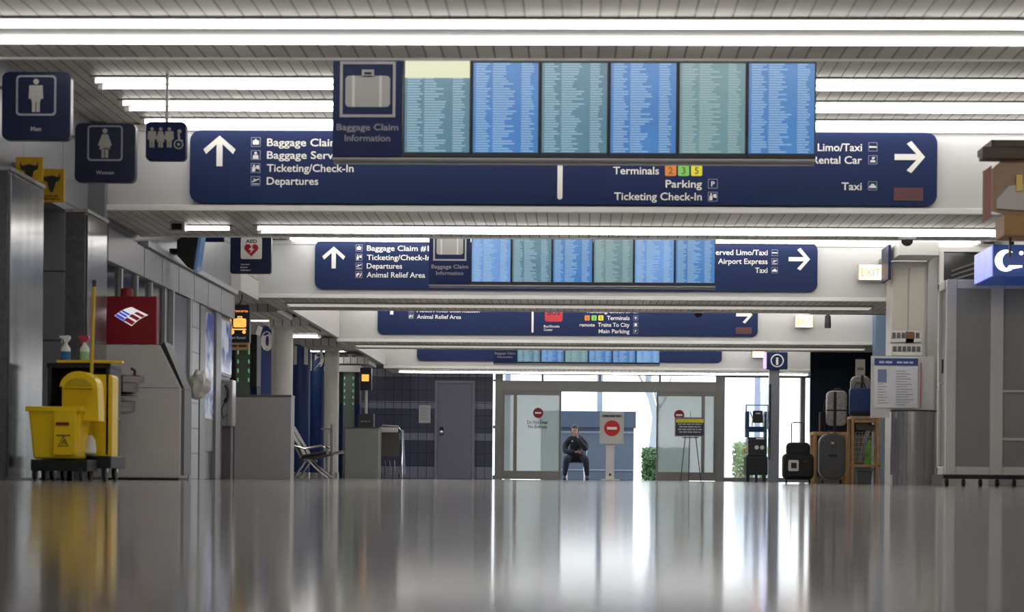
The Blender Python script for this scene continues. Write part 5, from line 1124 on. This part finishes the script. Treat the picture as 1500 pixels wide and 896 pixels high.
t = thing('handbag', 'black handbag on the low wooden stand left of the silver bag', 'bag', (gx(1205), Y, za))
MB().rrect(gx(1200), gx(1209)-.01, za+.002, gz(603), .02, Y-.1, Y+.1).build('body', fab, t); MB().tube([(gx(1205), Y, gz(604)), (gx(1207), Y, gz(590)), (gx(1208), Y-.1, gz(583))], .008, 6).build('strap', black_m, t)

# steel bin, poster board, brochure rack
Y = 26.0
def rx(p, yy=None): return ax(p, yy or Y, 640)
def rz(p, px=1330, yy=None): return at(px, p, yy or Y).z
t = thing('steel_drum_bin', 'round stainless steel bin standing under the white poster board', 'bin', (rx(1343), Y+.3, 0))
r = (rx(1376)-rx(1310))/2; c = ((rx(1376)+rx(1310))/2, Y+r, 0)
drum = brushed('drum_steel', (.58, .57, .60), .22, 1, (25, 25, .3))
MB().lathe([(r-.03, .0), (r-.03, .14)], c, 40).build('foot', drum, t, smooth=True)
MB().lathe([(r, .14), (r, rz(602))], c, 40).build('body', drum, t, smooth=True)
MB().lathe([(r+.012, rz(602)), (r+.012, rz(600))], c, 40).build('rim', black_m, t, smooth=True)
zt = rz(600)
t = thing('poster_board', 'white poster board with blue header standing on the steel bin', 'notice board', (rx(1325), Y+.15, zt))
B(rx(1285), rx(1372), Y+.20, Y+.30, zt+.002, rz(520)).build('back_board', mat('board_back', (.50, .49, .48), .5), t, bevel=.01)
B(rx(1278.5), rx(1306), Y+.19, Y+.23, rz(611), rz(520)).build('left_flap', MATS['board_back'], t)
B(rx(1283), rx(1347), Y+.18, Y+.189, rz(600)+.03, rz(522)).build('sheet', mat('poster_white', (.62, .63, .66), .5), t)
B(rx(1283), rx(1347), Y+.172, Y+.1795, rz(534), rz(523.5)).build('blue_header', mat('poster_blue', (.03, .05, .22), .5), t)
q = MB(); dashes(q, rx(1290), rx(1309), rz(531), .03, Y+.1715, 8); dashes(q, rx(1316), rx(1340), rz(531), .025, Y+.1715, 9); q.build('header_lettering', mat('head_letter', (.45, .5, .65), .5), t)
q = MB()
for i in range(14): q.box(rx(1315), rx(1329+(i*7) % 13), Y+.176, Y+.1795, rz(543+i*3.8), rz(542+i*3.8))
for i in range(8): q.box(rx(1288), rx(1296+(i*5) % 9), Y+.176, Y+.1795, rz(562+i*4), rz(561+i*4))
q.build('printed_lines', mat('print_grey', (.30, .31, .35), .5), t)
B(rx(1288), rx(1301), Y+.176, Y+.1795, rz(559), rz(540)).build('printed_figure', mat('print_blue', (.16, .20, .34), .5), t)
B(rx(1351), rx(1352.5), Y+.176, Y+.1995, rz(596), rz(530)).build('red_edge', mat('print_red', (.35, .12, .12), .5), t)
zt2 = rz(520)
t = thing('brochure_rack', 'two tier brochure rack on top of the poster board', 'rack', (rx(1330), Y+.3, zt2))
for k_, (pa, pb, yo, yb_) in enumerate(((520, 502, 0, .02), (500, 481, .08, .02))):
    z0, z1 = rz(pa)+.002, rz(pb); q = MB(); q.box(rx(1309), rx(1354), Y+.22+yo, Y+.23+yo, z0, z0+(z1-z0)*.35); q.box(rx(1309), rx(1354), Y+.30+yo, Y+.31+yo, z0, z1); q.box(rx(1309), rx(1354), Y+.22+yo, Y+.31+yo, z0, z0+.01); q.box(rx(1309), rx(1310), Y+.22+yo, Y+.31+yo, z0, z1); q.box(rx(1353), rx(1354), Y+.22+yo, Y+.31+yo, z0, z1)
    q.build('tier', white_p, t, bevel=.002)
    q = MB()
    for i in range(6): q.box(rx(1311.5+i*7), rx(1316.5+i*7), Y+.24+yo, Y+.25+yo, z0+.012, z1-.03)
    q.build('brochures', mat('brochure_dark', (.10, .10, .10), .5), t)
B(rx(1331), rx(1343), Y+.30, Y+.315, rz(499), rz(483)).build('brown_leaflet', mat('leaf_brown', (.22, .09, .04), .5), t)
# glazed booth
Y = 22.0
def ox(p): return ax(p, Y, 560)
zt, zb = at(1400, 409, Y).z, .13
wf_ = mat('booth_frame', (.66, .64, .61), .4); gl = mat('booth_film', (.30, .295, .28), .3, var=.12, vs=4)
t = thing('glazed_partition', 'large white framed partition booth with grey frosted panels on casters', 'partition', (ox(1440), Y+.5, 0))
q = MB(); x0, xm, x1 = ox(1386), ox(1459), ox(1580)
for a, w_ in ((x0, .11), (xm-.06, .14), (x1-.06, .1)): q.box(a, a+w_, Y, Y+.08, zb, zt)
q.box(x0+.11, xm-.06, Y+.005, Y+.075, zt-.10, zt-.001); q.box(x0+.11, xm-.06, Y+.005, Y+.075, zb+.001, zb+.09); q.box(xm+.08, x1-.06, Y+.005, Y+.075, zt-.10, zt-.001); q.box(xm+.08, x1-.06, Y+.005, Y+.075, zb+.001, zb+.09)
q.box(x0-.01, x0+.07, Y+.085, Y+.5, zt-.10, zt-.001); q.box(x0-.01, x0+.07, Y+.085, Y+.5, zb+.001, zb+.09); q.box(x0-.01, x0+.07, Y+.42, Y+.5, zb, zt)
q.build('frame', wf_, t, bevel=.008)
B(x0+.11, xm-.06, Y+.03, Y+.045, zb+.09, zt-.10).build('frosted_panel', gl, t); B(xm+.08, x1-.06, Y+.03, Y+.045, zb+.09, zt-.10).build('frosted_panel', gl, t); B(x0+.02, x0+.035, Y+.085, Y+.42, zb+.09, zt-.10).build('frosted_panel', gl, t)
q = MB(); q.box(xm+.08, x1-.06, Y+.01, Y+.029, rz(574, 1480, Y), rz(571, 1480, Y)); q.box(xm+.08, x1-.06, Y+.01, Y+.029, rz(645, 1480, Y), rz(641, 1480, Y)); q.build('shelf_rail', wf_, t)
q = MB(); q.box(x0-.02, x1, Y-.01, Y+.1, .085, zb-.001); q.build('bottom_rail', black_m, t)
for i in range(9):
    x = x0+.02+i*.185; MB().lathe([(.028, -.02), (.042, -.015), (.042, .015), (.028, .02)], (x, Y+.04, .0425), 14, Matrix.Rotation(math.pi/2, 3, 'Y')).build('caster', black_m, t, smooth=True)
MB().rrect(x0-.03, x0-.012, rz(546, 1375, Y), rz(525, 1375, Y), .008, Y+.1, Y+.13).build('latch', black_m, t)
MB().tube([(x0-.012, Y+.12, rz(560, 1375, Y)), (x0-.07, Y+.10, rz(562, 1375, Y)), (x0-.07, Y+.1, rz(569, 1375, Y))], .014, 8).build('door_lever', chrome_m, t, smooth=True)
# lit cube sign with crescent
Y = 20.9; xx = ax(1455, Y, 380); z0, z1 = at(1455, 405, Y).z, at(1455, 358, Y).z
t = thing('lit_cube_sign', 'glowing blue box sign with white crescent above the partition booth', 'sign', (xx+.3, Y+.5, z0))
B(xx, xx+.62, Y, Y+.95, z0, z1).build('case', mat('cube_blue', (.006, .035, .18), .35, emis=(.01, .06, .3), es=.2), t, bevel=.004)
B(xx-.012, xx-.001, Y+.02, Y+.93, z0+.01, z1-.01).build('lit_side', mat('cube_violet', (.4, .45, .9), .4, emis=(.30, .33, .95), es=.55, var=.3), t)
cx, cz, R_ = xx+.13, (z0+z1)/2, .115; pts = []
for i in range(13): a = math.radians(60+240*i/12); pts.append((cx+R_*math.cos(a), cz+R_*math.sin(a)))
for i in range(13): a = math.radians(290-220*i/12); pts.append((cx+.045+R_*.72*math.cos(a), cz+R_*.78*math.sin(a)))
MB().prism(pts, Y-.006, Y-.0005).build('crescent', mat('sign_white_glow', (.9, .9, .95), .5, emis=(.9, .95, 1), es=1.2), t)
q = MB(); q.disc(xx+.29, cz+.08, .022, Y-.006, Y-.0005, n=12); q.prism([(xx+.13, cz-.10), (xx+.3, cz-.07), (xx+.3, cz-.05), (xx+.16, cz-.05)], Y-.012, Y-.0065); q.build('dots', MATS['sign_white_glow'], t)
MB().tube([(xx+.3, Y+.5, z1), (xx+.3, Y+.5, ZC-.002)], .025, 8).build('hanger', black_m, t)
# hanging wooden shop sign nearest on the right
Y = 15.6
def hx_(p, yy=None): return ax(p, yy or Y, 280)
def hz_(p, px=1460): return at(px, p, Y).z
t = thing('hanging_shop_sign', 'blurred brown hanging shop sign with pale cup panel at the right edge', 'sign', (hx_(1475), Y, hz_(345)))
br = mat('brown_beam', (.07, .045, .03), .6); tan = mat('tan_board', (.30, .19, .12), .55, var=.2, vs=8)
B(hx_(1437), hx_(1560), Y-.05, Y+.1, hz_(234), hz_(216)).build('cross_beam', br, t, bevel=.01); B(hx_(1450), hx_(1560), Y-.04, Y+.5, hz_(216)+.002, hz_(206)).build('upper_beam', br, t)
B(hx_(1440), hx_(1441.5), Y+.0, Y+.02, hz_(326, 1447), hz_(250, 1447)).build('edge_board', tan, t)
MB().prism([(hx_(1441.5), hz_(325)), (hx_(1452.5), hz_(318)), (hx_(1452.5), hz_(242)), (hx_(1441.5), hz_(250))], Y+.0, Y+.03).build('red_side_board', mat('dusty_red', (.30, .14, .12), .6), t)
MB().prism([(hx_(1455), hz_(308)), (hx_(1500)+.3, hz_(335)), (hx_(1500)+.3, hz_(180)), (hx_(1490), hz_(213)), (hx_(1455), hz_(246))], Y+.02, Y+.06).build('tan_board', tan, t)
q = MB(); q.prism([(hx_(1460), hz_(305)), (hx_(1500)+.3, hz_(312)), (hx_(1500)+.3, hz_(262)), (hx_(1478), hz_(272)), (hx_(1460), hz_(292))], Y-.0, Y+.019); q.build('pale_panel', mat('pale_board', (.45, .42, .40), .5), t)
B(hx_(1488), hx_(1497), Y-.015, Y-.001, hz_(280), hz_(256)).build('yellow_patch', mat('patch_yellow', (.65, .50, .12), .5), t)
B(hx_(1470), hx_(1560), Y-.04, Y+.3, hz_(346), hz_(314)).build('lower_box', mat('amber_box', (.30, .16, .05), .5), t, bevel=.01)
MB().box(hx_(1482), hx_(1485), Y+.07, Y+.1, hz_(375), hz_(205)).build('rod', black_m, t); MB().tube([(hx_(1535), Y+.3, hz_(206)), (hx_(1535), Y+.3, ZC-.002)], .02, 8).build('hanger', black_m, t)
# blue blade sign at the end of the second beam
t = thing('blue_blade_sign', 'thin dark blue sign seen edge on at the right end of the second beam', 'sign', (ax(1297, 27.3), 27.3, 2.6))
B(ax(1294.5, 27.0), ax(1298.5, 27.0), 26.7, 27.3, at(1296, 412, 27).z, at(1296, 362, 27).z).build('panel', blue2_m, t, bevel=.004)
B(ax(1295, 27.0), ax(1298, 27.0), 27.3, 27.59, at(1296, 380, 27).z, at(1296, 374, 27).z).build('bracket', alu_m, t)
